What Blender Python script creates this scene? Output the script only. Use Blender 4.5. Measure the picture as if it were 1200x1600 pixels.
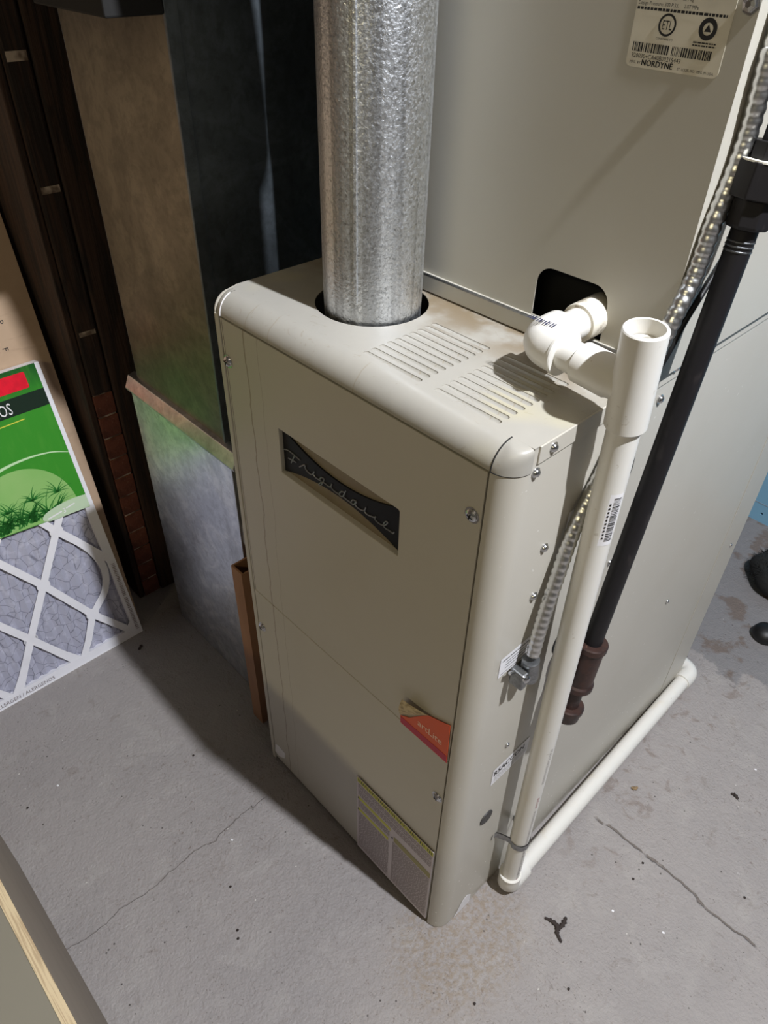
import bpy, bmesh, math, random
from mathutils import Vector, Matrix
from mathutils.geometry import tessellate_polygon

for o in list(bpy.data.objects):
    bpy.data.objects.remove(o)
scene = bpy.context.scene
C = scene.collection
random.seed(7)

# ---------------------------------------------------------------- camera
CAM = Vector((0.652045785, -0.377688582, 1.171313254))
RR = ((0.687073361, 0.7262888, 0.020851254),
      (0.473127844, -0.425433449, -0.771463819),
      (-0.55143471, 0.539917548, -0.635931444))
FPX = 1144.114
cd = bpy.data.cameras.new('camera')
cam = bpy.data.objects.new('camera', cd)
C.objects.link(cam)
rx, dn, fw = (Vector(r) for r in RR)
m = Matrix((rx, -dn, -fw)).transposed().to_4x4()
m.translation = CAM
cam.matrix_world = m
cd.sensor_fit = 'VERTICAL'
cd.sensor_height = 24.0
cd.lens = 24.0 * FPX / 1600.0
cd.clip_start = 0.02
scene.camera = cam

# ---------------------------------------------------------------- world / exposure
w = bpy.data.worlds.new('world')
scene.world = w
w.use_nodes = True
w.node_tree.nodes['Background'].inputs[0].default_value = (0.5, 0.5, 0.52, 1)
w.node_tree.nodes['Background'].inputs[1].default_value = 0.05
scene.view_settings.view_transform = 'Standard'
scene.view_settings.look = 'None'
scene.view_settings.gamma = 1.0
scene.view_settings.use_curve_mapping = False
scene.view_settings.exposure = 0.0

# ---------------------------------------------------------------- lights (fixtures are built further down)
KEY = Vector((1.16, 0.141, 2.20))
FILL = Vector((0.9, -2.3, 2.28))
kl = bpy.data.lights.new('bulb_light', 'POINT')
kl.energy = 222
kl.color = (0.90, 0.935, 1.0)
kl.shadow_soft_size = 0.022
ko = bpy.data.objects.new('bulb_light', kl)
ko.location = KEY
C.objects.link(ko)
fl = bpy.data.lights.new('fill_light', 'AREA')  # added warm fill lamp, lifts the shaded door
fl.shape = 'RECTANGLE'
fl.size, fl.size_y = 1.2, 0.16
fl.energy = 21
fl.color = (1.0, 0.88, 0.55)
fo = bpy.data.objects.new('fill_light', fl)
fo.location = FILL
C.objects.link(fo)

# ---------------------------------------------------------------- measures (metres)
W, D, H = 0.4041, 0.6979, 0.86
R0 = 0.0221      # rounding of the front edges
FT = 0.0168      # lid flange
ZS = 0.4288      # seam between the doors
YC = 0.1754      # face of the coil cabinet


def on(ax, val, u, v):
    """point where the sight line of photo pixel (u, v) meets the plane axis = val"""
    d = rx * ((u - 600) / FPX) + dn * ((v - 800) / FPX) + fw
    return CAM + d * ((val - CAM[ax]) / d[ax])


# ---------------------------------------------------------------- material helpers
def lin(c):
    c = c / 255.0
    return c / 12.92 if c <= 0.04045 else ((c + 0.055) / 1.055) ** 2.4


def col(r, g, b):
    return (lin(r), lin(g), lin(b), 1.0)


class Mat:
    def __init__(s, name, rgb=(200, 200, 200), rough=0.5, metal=0.0, spec=0.5):
        s.m = bpy.data.materials.new(name)
        s.m.use_nodes = True
        s.t = s.m.node_tree
        s.b = s.t.nodes['Principled BSDF']
        s.b.inputs['Base Color'].default_value = col(*rgb)
        s.b.inputs['Roughness'].default_value = rough
        s.b.inputs['Metallic'].default_value = metal
        s.b.inputs['Specular IOR Level'].default_value = spec
        s.base = None
        s.rgb = rgb
        s._co = None

    def n(s, typ, **kw):
        nd = s.t.nodes.new('ShaderNode' + typ)
        for k, v in kw.items():
            setattr(nd, k, v)
        return nd

    def put(s, sock, v):
        if hasattr(v, 'is_output') or hasattr(v, 'links'):
            s.t.links.new(v, sock)
        else:
            sock.default_value = v

    def co(s):
        if s._co is None:
            s._co = s.n('TexCoord').outputs['Object']
        return s._co

    def xyz(s):
        nd = s.n('SeparateXYZ')
        s.put(nd.inputs[0], s.co())
        return nd.outputs

    def math(s, op, a, b=0.0, clamp=False):
        nd = s.n('Math', operation=op, use_clamp=clamp)
        s.put(nd.inputs[0], a)
        s.put(nd.inputs[1], b)
        return nd.outputs[0]

    def noise(s, scale, detail=3.0, rough=0.55, stretch=None, dist=0.0):
        nd = s.n('TexNoise')
        v = s.co()
        if stretch:
            mp = s.n('Mapping')
            mp.inputs['Scale'].default_value = stretch
            s.put(mp.inputs[0], v)
            v = mp.outputs[0]
        s.put(nd.inputs['Vector'], v)
        nd.inputs['Scale'].default_value = scale
        nd.inputs['Detail'].default_value = detail
        nd.inputs['Roughness'].default_value = rough
        nd.inputs['Distortion'].default_value = dist
        return nd.outputs[0]

    def voro(s, scale, feature='F1', out='Distance', stretch=None, rnd=1.0):
        nd = s.n('TexVoronoi', feature=feature)
        v = s.co()
        if stretch:
            mp = s.n('Mapping')
            mp.inputs['Scale'].default_value = stretch
            s.put(mp.inputs[0], v)
            v = mp.outputs[0]
        s.put(nd.inputs['Vector'], v)
        nd.inputs['Scale'].default_value = scale
        nd.inputs['Randomness'].default_value = rnd
        return nd.outputs[out]

    def step(s, v, a, b):
        nd = s.n('MapRange')
        nd.clamp = True
        nd.interpolation_type = 'SMOOTHSTEP'
        s.put(nd.inputs[0], v)
        nd.inputs[1].default_value = a
        nd.inputs[2].default_value = b
        nd.inputs[3].default_value = 0.0
        nd.inputs[4].default_value = 1.0
        return nd.outputs[0]

    def rng(s, v, lo, hi, a=0.0, b=1.0):
        nd = s.n('MapRange')
        s.put(nd.inputs[0], v)
        nd.inputs[1].default_value = a
        nd.inputs[2].default_value = b
        nd.inputs[3].default_value = lo
        nd.inputs[4].default_value = hi
        return nd.outputs[0]

    def mix(s, fac, rgb, mode='MIX'):
        """blend rgb over what the base colour is so far"""
        nd = s.n('MixRGB', blend_type=mode)
        s.put(nd.inputs[0], fac)
        if s.base is None:
            nd.inputs[1].default_value = col(*s.rgb)
        else:
            s.put(nd.inputs[1], s.base)
        if isinstance(rgb, tuple):
            nd.inputs[2].default_value = col(*rgb)
        else:
            s.put(nd.inputs[2], rgb)
        s.base = nd.outputs[0]
        s.t.links.new(s.base, s.b.inputs['Base Color'])
        return s

    def bump(s, h, strength=0.2, dist=0.002):
        nd = s.n('Bump')
        nd.inputs['Strength'].default_value = strength
        nd.inputs['Distance'].default_value = dist
        s.put(nd.inputs['Height'], h)
        s.t.links.new(nd.outputs[0], s.b.inputs['Normal'])
        return s

    def rough(s, v):
        s.put(s.b.inputs['Roughness'], v)
        return s


M = {}


def simple(name, rgb, rough=0.5, metal=0.0, spec=0.5, var=0.0, scale=30, dark=None):
    a = Mat(name, rgb, rough, metal, spec)
    if var:
        dk = dark or tuple(int(c * 0.7) for c in rgb)
        a.mix(a.math('MULTIPLY', a.step(a.noise(scale), 0.4, 0.7), var), dk)
    M[name] = a.m
    return a


# painted steel of the furnace
PAINT = (183, 178, 167)


def paint(name, streak=False, grime_dimmed=False, splash=False, rgb=PAINT):
    a = Mat(name, rgb, 0.38)
    if grime_dimmed:                                   # lid colour darkened to hold back the lamp's brightness on top
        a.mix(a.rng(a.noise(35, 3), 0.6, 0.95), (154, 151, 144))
    a.mix(a.math('MULTIPLY', a.step(a.noise(6, 4), 0.42, 0.72), 0.18), (166, 158, 142))
    X, Y, Z = a.xyz()
    if streak:
        wob = a.noise(14, 5, stretch=(0.0, 0.0, 1.0))
        for x0, wd, st in ((0.052, 0.0017, 0.6), (0.0755, 0.0009, 0.3)):
            dx = a.math('ABSOLUTE', a.math('SUBTRACT', a.math('SUBTRACT', X, x0),
                                           a.math('MULTIPLY', a.math('SUBTRACT', wob, 0.5), 0.022)))
            a.mix(a.math('MULTIPLY', a.math('SUBTRACT', 1.0, a.step(dx, wd * 0.3, wd)), st), (112, 92, 66))
    if grime_dimmed:
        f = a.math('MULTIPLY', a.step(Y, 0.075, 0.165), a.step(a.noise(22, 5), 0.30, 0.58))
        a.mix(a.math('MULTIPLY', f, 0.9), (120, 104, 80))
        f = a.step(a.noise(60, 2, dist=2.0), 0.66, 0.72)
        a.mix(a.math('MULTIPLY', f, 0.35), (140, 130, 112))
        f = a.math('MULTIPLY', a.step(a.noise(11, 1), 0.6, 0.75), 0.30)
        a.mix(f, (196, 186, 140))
        # old drip runs down the rounded edge
        for x0, wd in ((0.058, 0.001), (0.094, 0.0009), (0.222, 0.001)):
            wob = a.noise(30, 2)
            dx = a.math('ABSOLUTE', a.math('SUBTRACT', a.math('SUBTRACT', X, x0),
                                           a.math('MULTIPLY', a.math('SUBTRACT', wob, 0.5), 0.01)))
            f = a.math('MULTIPLY', a.math('SUBTRACT', 1.0, a.step(dx, wd * .4, wd)),
                       a.math('SUBTRACT', 1.0, a.step(Y, 0.014, 0.026)))
            a.mix(a.math('MULTIPLY', f, 0.4), (140, 128, 105))
    if splash:
        v = a.voro(95)
        msk = a.math('MULTIPLY', a.math('SUBTRACT', 1.0, a.step(v, 0.08, 0.14)),
                     a.math('MULTIPLY', a.math('SUBTRACT', 1.0, a.step(Z, 0.12, 0.20)), a.step(a.noise(31), 0.46, 0.50)))
        a.mix(a.math('MULTIPLY', msk, 0.9), (236, 234, 230))
        f = a.math('MULTIPLY', a.math('SUBTRACT', 1.0, a.step(Z, 0.0, 0.03)), a.step(a.noise(40), 0.45, 0.6))
        a.mix(a.math('MULTIPLY', f, 0.6), (128, 116, 96))
        a.mix(a.math('MULTIPLY', a.step(a.noise(170, 1), 0.76, 0.79), 0.5), (222, 220, 214))
    a.bump(a.noise(300, 2), 0.03, 0.0005)
    M[name] = a.m


paint('paint')
paint('paint_door', streak=True)
paint('paint_top', grime_dimmed=True)
paint('paint_side', splash=True)
paint('paint_coil', rgb=(178, 174, 163))

# galvanised steel
def galv(name, rgb, rough, vs=120, spark=0.0, smear=False):
    a = Mat(name, rgb, rough, 1.0)
    v = a.voro(vs, out='Color')
    bw = a.n('RGBToBW')
    a.put(bw.inputs[0], v)
    g = bw.outputs[0]
    a.mix(a.rng(g, 0.0, 0.3), tuple(int(c * 0.78) for c in rgb))
    if smear:
        a.mix(a.math('MULTIPLY', a.step(a.noise(9, 6, 0.65, dist=2.0), 0.45, 0.62), 0.6), tuple(min(255, int(c * 1.14)) for c in rgb))
        a.mix(a.math('MULTIPLY', a.step(a.noise(14, 6, stretch=(1, 1, 0.25)), 0.55, 0.72), 0.45), tuple(int(c * 0.6) for c in rgb))
        a.rough(a.rng(a.noise(9, 5), rough - 0.10, rough + 0.22))
        a.mix(a.math('MULTIPLY', a.step(a.noise(75, 5, 0.7), 0.45, 0.62), 0.25), tuple(int(c * 0.62) for c in rgb))
    else:
        a.rough(a.rng(g, rough - 0.08, rough + 0.14))
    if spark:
        a.mix(a.math('MULTIPLY', a.step(a.noise(55, 3, stretch=(1, 1, 0.012)), 0.50, 0.62), 0.45), tuple(int(c * 0.55) for c in rgb))  # dark upright streaks painted in for reflected surroundings
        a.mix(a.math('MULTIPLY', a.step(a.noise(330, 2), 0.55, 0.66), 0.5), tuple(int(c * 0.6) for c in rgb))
    a.bump(a.noise(300 if spark else 420, 3), spark or 0.08, 0.0012 if spark else 0.0006)
    M[name] = a.m


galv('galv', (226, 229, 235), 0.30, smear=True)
galv('galv_brown', (128, 122, 108), 0.42, smear=True)  # duller, browner zinc for the upper duct front
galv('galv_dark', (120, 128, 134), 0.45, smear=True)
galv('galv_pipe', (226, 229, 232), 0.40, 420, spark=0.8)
simple('steel', (205, 206, 208), 0.22, 1.0)
simple('zinc', (150, 152, 154), 0.35, 1.0, var=0.5, scale=200)
simple('cable_steel', (214, 214, 212), 0.32, 1.0, var=0.3, scale=90)
simple('dark', (16, 15, 14), 0.8)
simple('black_gap', (6, 6, 6), 0.9)
simple('black_plug', (58, 56, 56), 0.5)
a = Mat('pvc', (216, 213, 206), 0.34)
a.mix(a.math('MULTIPLY', a.step(a.noise(28, 4, stretch=(1, 1, 0.3)), 0.55, 0.75), 0.35), (206, 194, 168))
a.mix(a.math('MULTIPLY', a.step(a.noise(130, 2), 0.70, 0.74), 0.4), (170, 160, 140))
M['pvc'] = a.m
a = Mat('pvc_dirty', (214, 208, 194), 0.4)
a.mix(a.math('MULTIPLY', a.step(a.noise(55, 5), 0.5, 0.62), 0.7), (120, 104, 78))
M['pvc_dirty'] = a.m
a = Mat('pvc_inside', (150, 146, 136), 0.7)
a.mix(a.step(a.noise(140, 4), 0.45, 0.6), (205, 200, 190))
M['pvc_inside'] = a.m
a = Mat('iron', (22, 20, 22), 0.5, 0, 0.35)
a.mix(a.math('MULTIPLY', a.step(a.noise(90, 5, stretch=(1, 1, 0.4)), 0.58, 0.72), 0.4), (52, 47, 46))
a.bump(a.noise(260, 3), 0.12, 0.0008)
M['iron'] = a.m
a = Mat('rust', (52, 32, 26), 0.45)
a.mix(a.math('MULTIPLY', a.step(a.noise(70, 4), 0.45, 0.65), 0.8), (36, 24, 22))
a.mix(a.math('MULTIPLY', a.step(a.noise(110, 4), 0.60, 0.70), 0.55), (112, 82, 68))
a.bump(a.noise(240, 4), 0.3, 0.001)
M['rust'] = a.m
simple('thread_tape', (226, 222, 208), 0.6)
simple('rubber', (18, 17, 17), 0.5)
simple('fuzzy_black', (20, 20, 18), 0.9)
simple('label_white', (226, 224, 226), 0.45)
simple('label_cream', (205, 198, 180), 0.5, var=0.3, scale=20)
simple('label_warn', (206, 196, 198), 0.45)
simple('ink_lite', (150, 138, 138), 0.6)
simple('sticker_text', (236, 206, 186), 0.5)
simple('ink', (24, 23, 23), 0.55)
simple('ink_gray', (118, 108, 108), 0.6)
simple('ink_red', (150, 60, 70), 0.6)
simple('ink_navy', (40, 44, 74), 0.5)
simple('yellow', (206, 204, 70), 0.5)
simple('yellow_dim', (160, 152, 98), 0.55)
simple('orange', (210, 88, 42), 0.45)
simple('magenta', (172, 32, 58), 0.42)
simple('paper_back', (196, 178, 140), 0.7, var=0.7, scale=160, dark=(120, 100, 66))
a = Mat('logo_navy', (18, 19, 25), 0.5, 0, 0.25)
a.mix(a.math('MULTIPLY', a.step(a.noise(40, 3), 0.5, 0.7), 0.4), (28, 28, 34))
M['logo_navy'] = a.m
a = Mat('logo_tan', (128, 117, 97), 0.5)
a.mix(a.math('MULTIPLY', a.step(a.noise(60, 3, dist=1.0), 0.5, 0.56), 0.35), (120, 104, 92))
M['logo_tan'] = a.m
simple('logo_script', (128, 130, 136), 0.3, 0.3)
# filter
a = Mat('filter_card', (226, 225, 230), 0.5)
a.mix(a.math('MULTIPLY', a.step(a.noise(24, 3), 0.5, 0.7), 0.2), (200, 198, 202))
M['filter_card'] = a.m
a = Mat('filter_media', (166, 166, 182), 0.8)
e = a.voro(46, 'DISTANCE_TO_EDGE', 'Distance', stretch=(0.0, 1.0, 1.0))
a.mix(a.math('MULTIPLY', a.math('SUBTRACT', 1.0, a.step(e, 0.008, 0.035)), 0.7), (96, 96, 108))
a.mix(a.math('MULTIPLY', a.step(a.noise(70, 4), 0.5, 0.7), 0.5), (198, 198, 212))
M['filter_media'] = a.m
a = Mat('green', (58, 140, 44), 0.28)
X, Y, Z = a.xyz()
a.mix(a.step(Z, 0.50, 0.57), (28, 84, 36))
a.mix(a.math('MULTIPLY', a.step(a.noise(60, 3, stretch=(1, 1, .15)), .5, .7), .25), (84, 152, 58))
M['green'] = a.m
simple('green_dark', (28, 44, 34), 0.3)
simple('green_pale', (132, 182, 102), 0.3, var=0.4, scale=10, dark=(158, 192, 122))
simple('green_mid', (84, 156, 62), 0.3)
simple('grass', (40, 116, 44), 0.4)
simple('swoosh', (190, 222, 176), 0.3)
simple('red', (224, 24, 48), 0.35, var=0.3, scale=60)
simple('badge', (186, 206, 176), 0.35)
simple('badge_dim', (158, 180, 148), 0.4)
# cardboard, wood, brick, room
a = Mat('cardboard', (176, 150, 124), 0.75)
a.mix(a.math('MULTIPLY', a.step(a.noise(14, 4), 0.45, 0.7), 0.35), (150, 124, 98))
a.mix(a.math('MULTIPLY', a.step(a.noise(90, 3, stretch=(1, .2, 1)), 0.6, 0.7), 0.2), (120, 98, 78))
M['cardboard'] = a.m
a = Mat('cardboard_brown', (150, 110, 82), 0.75)
a.mix(a.math('MULTIPLY', a.step(a.noise(30, 4, stretch=(1, 1, 0.2)), 0.4, 0.7), 0.4), (118, 82, 58))
M['cardboard_brown'] = a.m
a = Mat('dark_wood', (58, 38, 26), 0.8)
a.mix(a.math('MULTIPLY', a.step(a.noise(26, 6, stretch=(2.5, 2.5, 0.18), dist=1.5), 0.42, 0.6), 0.8), (22, 14, 10))
a.bump(a.noise(60, 5, stretch=(2.5, 2.5, 0.15)), 0.5, 0.003)
M['dark_wood'] = a.m
a = Mat('brick', (112, 62, 46), 0.9)
a.mix(a.math('MULTIPLY', a.step(a.noise(45, 5), 0.4, 0.65), 0.7), (72, 40, 30))
a.mix(a.math('MULTIPLY', a.step(a.noise(150, 3), 0.66, 0.7), 0.6), (176, 150, 132))
a.bump(a.noise(130, 5), 0.5, 0.003)
M['brick'] = a.m
a = Mat('mortar', (190, 172, 154), 0.9)
a.mix(a.math('MULTIPLY', a.step(a.noise(22, 3), 0.45, 0.55), 0.85), (78, 56, 44))
M['mortar'] = a.m
a = Mat('found_wall', (92, 78, 68), 0.9)
a.mix(a.step(a.noise(5, 5), 0.4, 0.65), (62, 52, 46))
a.bump(a.noise(40, 5), 0.4, 0.004)
M['found_wall'] = a.m
a = Mat('room_wall', (78, 75, 71), 0.85)
a.mix(a.math('MULTIPLY', a.step(a.noise(3, 5), 0.4, 0.7), 0.4), (60, 57, 54))
a.bump(a.noise(30, 4), 0.3, 0.004)
M['room_wall'] = a.m
simple('ceiling_paint', (64, 54, 45), 0.9, var=0.4, scale=4)
a = Mat('blue_paint', (124, 170, 196), 0.5)
a.mix(a.math('MULTIPLY', a.step(a.noise(12, 4), 0.5, 0.7), 0.3), (106, 150, 176))
M['blue_paint'] = a.m
# bin
a = Mat('bin_side', (140, 128, 114), 0.6)
a.mix(a.math('MULTIPLY', a.step(a.noise(12, 3), 0.4, 0.7), 0.3), (122, 112, 98))
M['bin_side'] = a.m
a = Mat('bin_lid', (106, 101, 88), 0.65)
a.mix(a.math('MULTIPLY', a.step(a.noise(9, 3), 0.4, 0.7), 0.35), (96, 90, 74))
M['bin_lid'] = a.m
a = Mat('ply_edge', (176, 158, 126), 0.8)
Y = a.xyz()[1]
a.mix(a.math('MULTIPLY', a.step(a.noise(330, 2, stretch=(0.06, 2.2, 1)), 0.48, 0.56), 0.6), (134, 112, 84))
M['ply_edge'] = a.m

# concrete floor, grey paint worn and dusty
a = Mat('floor_paint', (146, 140, 137), 0.6)
X, Y, Z = a.xyz()
a.mix(a.math('MULTIPLY', a.step(a.noise(5, 6), 0.40, 0.68), 0.5), (136, 131, 129))
a.mix(a.math('MULTIPLY', a.step(a.noise(17, 6, dist=0.8), 0.50, 0.70), 0.32), (162, 157, 152))
a.mix(a.math('MULTIPLY', a.step(a.noise(34, 7, 0.7, dist=1.2), 0.56, 0.68), 0.34), (114, 103, 95))
f = a.math('MULTIPLY', a.step(a.noise(150, 5, 0.7, dist=1.5), 0.58, 0.66), a.step(a.noise(3.1, 3), 0.46, 0.62))
a.mix(a.math('MULTIPLY', f, 0.6), (96, 79, 69))
# brown patch where water has stood by the front right corner of the furnace
d2 = a.math('ADD', a.math('POWER', a.math('MULTIPLY', a.math('SUBTRACT', X, 0.43), 9.0), 2.0),
            a.math('POWER', a.math('MULTIPLY', a.math('SUBTRACT', Y, 0.02), 7.0), 2.0))
f = a.math('MULTIPLY', a.math('SUBTRACT', 1.0, a.step(d2, 0.1, 1.0)), a.step(a.noise(120, 6, 0.7), 0.40, 0.62))
a.mix(a.math('MULTIPLY', f, 0.6), (129, 110, 84))
# worn bare strip along the drain pipe
f = a.math('MULTIPLY', a.math('SUBTRACT', 1.0, a.step(a.math('ABSOLUTE', a.math('SUBTRACT', X, 0.475)), 0.02, 0.09)),
           a.math('MULTIPLY', a.step(a.noise(26, 6, dist=1.0), 0.55, 0.66), a.step(Y, 0.2, 0.3)))
a.mix(a.math('MULTIPLY', f, 0.5), (107, 90, 79))
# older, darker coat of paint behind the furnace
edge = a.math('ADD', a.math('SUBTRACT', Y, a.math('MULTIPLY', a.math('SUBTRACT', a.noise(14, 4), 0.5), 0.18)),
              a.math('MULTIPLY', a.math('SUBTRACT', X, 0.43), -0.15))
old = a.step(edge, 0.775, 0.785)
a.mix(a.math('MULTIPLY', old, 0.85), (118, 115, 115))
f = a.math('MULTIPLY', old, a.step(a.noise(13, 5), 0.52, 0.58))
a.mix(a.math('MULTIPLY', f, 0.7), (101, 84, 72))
# hairline cracks
wob = a.math('MULTIPLY', a.math('SUBTRACT', a.noise(16, 5), 0.5), 0.035)
dy = a.math('ABSOLUTE', a.math('SUBTRACT', a.math('SUBTRACT', Y, 0.331), wob))
cr = a.math('MULTIPLY', a.math('SUBTRACT', 1.0, a.step(dy, 0.0006, 0.0026)), a.step(X, 0.455, 0.47))
dx = a.math('ABSOLUTE', a.math('SUBTRACT', a.math('SUBTRACT', X, 0.056), wob))
cr2 = a.math('MULTIPLY', a.math('SUBTRACT', 1.0, a.step(dx, 0.0003, 0.0014)), a.math('SUBTRACT', 1.0, a.step(Y, -0.07, -0.05)))
crk = a.math('MAXIMUM', a.math('MULTIPLY', cr, a.step(a.noise(30, 3), 0.36, 0.5)), a.math('MULTIPLY', cr2, 0.38))
a.mix(a.math('MULTIPLY', crk, 0.75), (96, 84, 74))
# specks
v = a.voro(55)
f = a.math('MULTIPLY', a.math('SUBTRACT', 1.0, a.step(v, 0.05, 0.10)), a.step(a.noise(23, 2), 0.50, 0.56))
a.mix(a.math('MULTIPLY', f, 0.85), (48, 40, 35))
v = a.voro(130, stretch=(1.0, 1.6, 1))
f = a.math('MULTIPLY', a.math('SUBTRACT', 1.0, a.step(v, 0.10, 0.20)), a.step(a.noise(9, 4), 0.50, 0.60))
a.mix(a.math('MULTIPLY', f, 0.6), (84, 74, 68))
# scuffs and scrapes
f = a.math('MULTIPLY', a.step(a.noise(40, 6, 0.75, stretch=(0.35, 1.6, 1), dist=2.5), 0.62, 0.68), a.step(a.noise(6, 3), 0.45, 0.6))
a.mix(a.math('MULTIPLY', f, 0.5), (92, 82, 78))
f = a.step(a.noise(48, 6, 0.75, stretch=(1.2, 0.5, 1), dist=2.0), 0.66, 0.70)
a.mix(a.math('MULTIPLY', f, 0.5), (186, 181, 178))
v = a.voro(38, stretch=(1.3, 0.9, 1))
f = a.math('MULTIPLY', a.math('SUBTRACT', 1.0, a.step(v, 0.03, 0.06)), a.step(a.noise(19, 2), 0.56, 0.60))
a.mix(a.math('MULTIPLY', f, 0.9), (209, 204, 196))
hh = a.math('ADD', a.math('MULTIPLY', a.noise(60, 6, 0.65), 0.7), a.math('MULTIPLY', a.noise(230, 4), 0.35))
hh = a.math('SUBTRACT', hh, a.math('MULTIPLY', crk, 0.8))
a.bump(hh, 0.85, 0.005)
a.rough(a.rng(a.noise(12, 4), 0.45, 0.7))
M['floor_paint'] = a.m


def emis(name, rgb, st):
    mm = bpy.data.materials.new(name)
    mm.use_nodes = True
    b = mm.node_tree.nodes['Principled BSDF']
    b.inputs['Base Color'].default_value = col(*rgb)
    b.inputs['Emission Color'].default_value = col(*rgb)
    b.inputs['Emission Strength'].default_value = st
    M[name] = mm


emis('bulb_glow', (255, 248, 238), 20)
emis('fill_glow', (255, 236, 190), 6)


# ---------------------------------------------------------------- mesh helpers
class MB:
    def __init__(s):
        s.v, s.f = [], []

    def add(s, vs, fs):
        k = len(s.v)
        s.v += [Vector(p) for p in vs]
        s.f += [tuple(i + k for i in f) for f in fs]
        return s

    def box(s, x0, x1, y0, y1, z0, z1):
        return s.add([(x, y, z) for x in (x0, x1) for y in (y0, y1) for z in (z0, z1)],
                     [(0, 1, 3, 2), (4, 6, 7, 5), (0, 4, 5, 1), (2, 3, 7, 6), (0, 2, 6, 4), (1, 5, 7, 3)])

    def quad(s, a_, b_, c_, d_):
        return s.add([a_, b_, c_, d_], [(0, 1, 2, 3)])

    def slab(s, pts, nrm, t):
        """planar outline given thickness t along nrm"""
        n = len(pts)
        nv = Vector(nrm).normalized() * t
        tri = tessellate_polygon([[Vector(p) for p in pts]])
        vs = [Vector(p) for p in pts] + [Vector(p) + nv for p in pts]
        fs = [tuple(q) for q in tri] + [tuple(i + n for i in reversed(q)) for q in tri]
        fs += [(i, (i + 1) % n, n + (i + 1) % n, n + i) for i in range(n)]
        return s.add(vs, fs)

    def plate(s, outer, holes, fn, t):
        """outline with holes in 2-D; fn(a, b, depth) -> point; depth 0 and t"""
        loops = [outer] + holes
        tri = tessellate_polygon([[Vector((p[0], p[1], 0)) for p in lp] for lp in loops])
        flat = [p for lp in loops for p in lp]
        n = len(flat)
        vs = [fn(p[0], p[1], 0.0) for p in flat] + [fn(p[0], p[1], t) for p in flat]
        fs = [tuple(q) for q in tri] + [tuple(i + n for i in reversed(q)) for q in tri]
        k = 0
        for lp in loops:
            L = len(lp)
            fs += [(k + i, k + (i + 1) % L, n + k + (i + 1) % L, n + k + i) for i in range(L)]
            k += L
        return s.add(vs, fs)

    def tube(s, pts, r, n=20, caps=True, rad=None):
        pts = [Vector(p) for p in pts]
        P = len(pts)
        up = None
        rings = []
        for i, p in enumerate(pts):
            t = (pts[min(i + 1, P - 1)] - pts[max(i - 1, 0)]).normalized()
            if up is None:
                up = t.orthogonal().normalized()
            up = (up - t * up.dot(t)).normalized()
            sd = t.cross(up)
            q = rad[i] if rad else r
            rings.append([p + (up * math.cos(2 * math.pi * j / n) + sd * math.sin(2 * math.pi * j / n)) * q for j in range(n)])
        vs = [v for rg in rings for v in rg]
        fs = [(i * n + j, i * n + (j + 1) % n, (i + 1) * n + (j + 1) % n, (i + 1) * n + j) for i in range(P - 1) for j in range(n)]
        if caps:
            fs += [tuple(reversed(range(n))), tuple(range((P - 1) * n, P * n))]
        return s.add(vs, fs)

    def lathe(s, prof, o, ax, n=24):
        """prof: (distance along axis, radius)"""
        o = Vector(o)
        ax = Vector(ax).normalized()
        u = ax.orthogonal().normalized()
        q = ax.cross(u)
        vs = [o + ax * h + (u * math.cos(2 * math.pi * j / n) + q * math.sin(2 * math.pi * j / n)) * max(r, 1e-5) for h, r in prof for j in range(n)]
        K = len(prof)
        fs = [(i * n + j, i * n + (j + 1) % n, (i + 1) * n + (j + 1) % n, (i + 1) * n + j) for i in range(K - 1) for j in range(n)]
        fs += [tuple(reversed(range(n))), tuple(range((K - 1) * n, K * n))]
        return s.add(vs, fs)

    def build(s, name, mat, parent=None, smooth=None, bevel=0.0, loc=None, solid=0.0, label=None):
        me = bpy.data.meshes.new(name)
        me.from_pydata([tuple(v) for v in s.v], [], s.f)
        bm = bmesh.new()
        bm.from_mesh(me)
        bmesh.ops.remove_doubles(bm, verts=bm.verts, dist=1e-6)
        bmesh.ops.recalc_face_normals(bm, faces=bm.faces)
        bm.to_mesh(me)
        bm.free()
        me.materials.append(M[mat])
        o = bpy.data.objects.new(name, me)
        C.objects.link(o)
        if smooth is not None:
            me.polygons.foreach_set('use_smooth', [True] * len(me.polygons))
            me.update()
            try:
                me.set_sharp_from_angle(angle=math.radians(smooth))
            except Exception:
                pass
        if solid:
            sm = o.modifiers.new('thickness', 'SOLIDIFY')
            sm.thickness = solid
            sm.offset = -1
            sm.use_rim = smooth is None
        if bevel:
            bv = o.modifiers.new('bevel', 'BEVEL')
            bv.width = bevel
            bv.segments = 2
            bv.limit_method = 'ANGLE'
        place(o, parent, loc)
        if label:
            o['label'] = label
        return o


def base_of(p):
    q = Vector(p.location)
    while p.parent:
        p = p.parent
        q += p.location
    return q


def place(o, parent, loc=None):
    """meshes are written in room coordinates; undo the parent's offset"""
    L = Vector(loc) if loc is not None else Vector((0, 0, 0))
    if parent is not None:
        o.parent = parent
        L = L - base_of(parent)
    o.location = L


def thing(name, label, cat, loc=(0, 0, 0), group=None):
    o = bpy.data.objects.new(name, None)
    o.empty_display_size = 0.05
    C.objects.link(o)
    o.location = loc
    return tag(o, label, cat, group)


def tag(o, label, cat, group=None):
    o['label'] = label
    o['category'] = cat
    if group:
        o['group'] = group
    return o


def struct(o):
    o['kind'] = 'structure'
    return o


def copyobj(src, parent, loc, rot=None):
    o = src.copy()
    C.objects.link(o)
    place(o, parent, loc)
    if rot is not None:
        o.rotation_euler = rot
    return o


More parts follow.
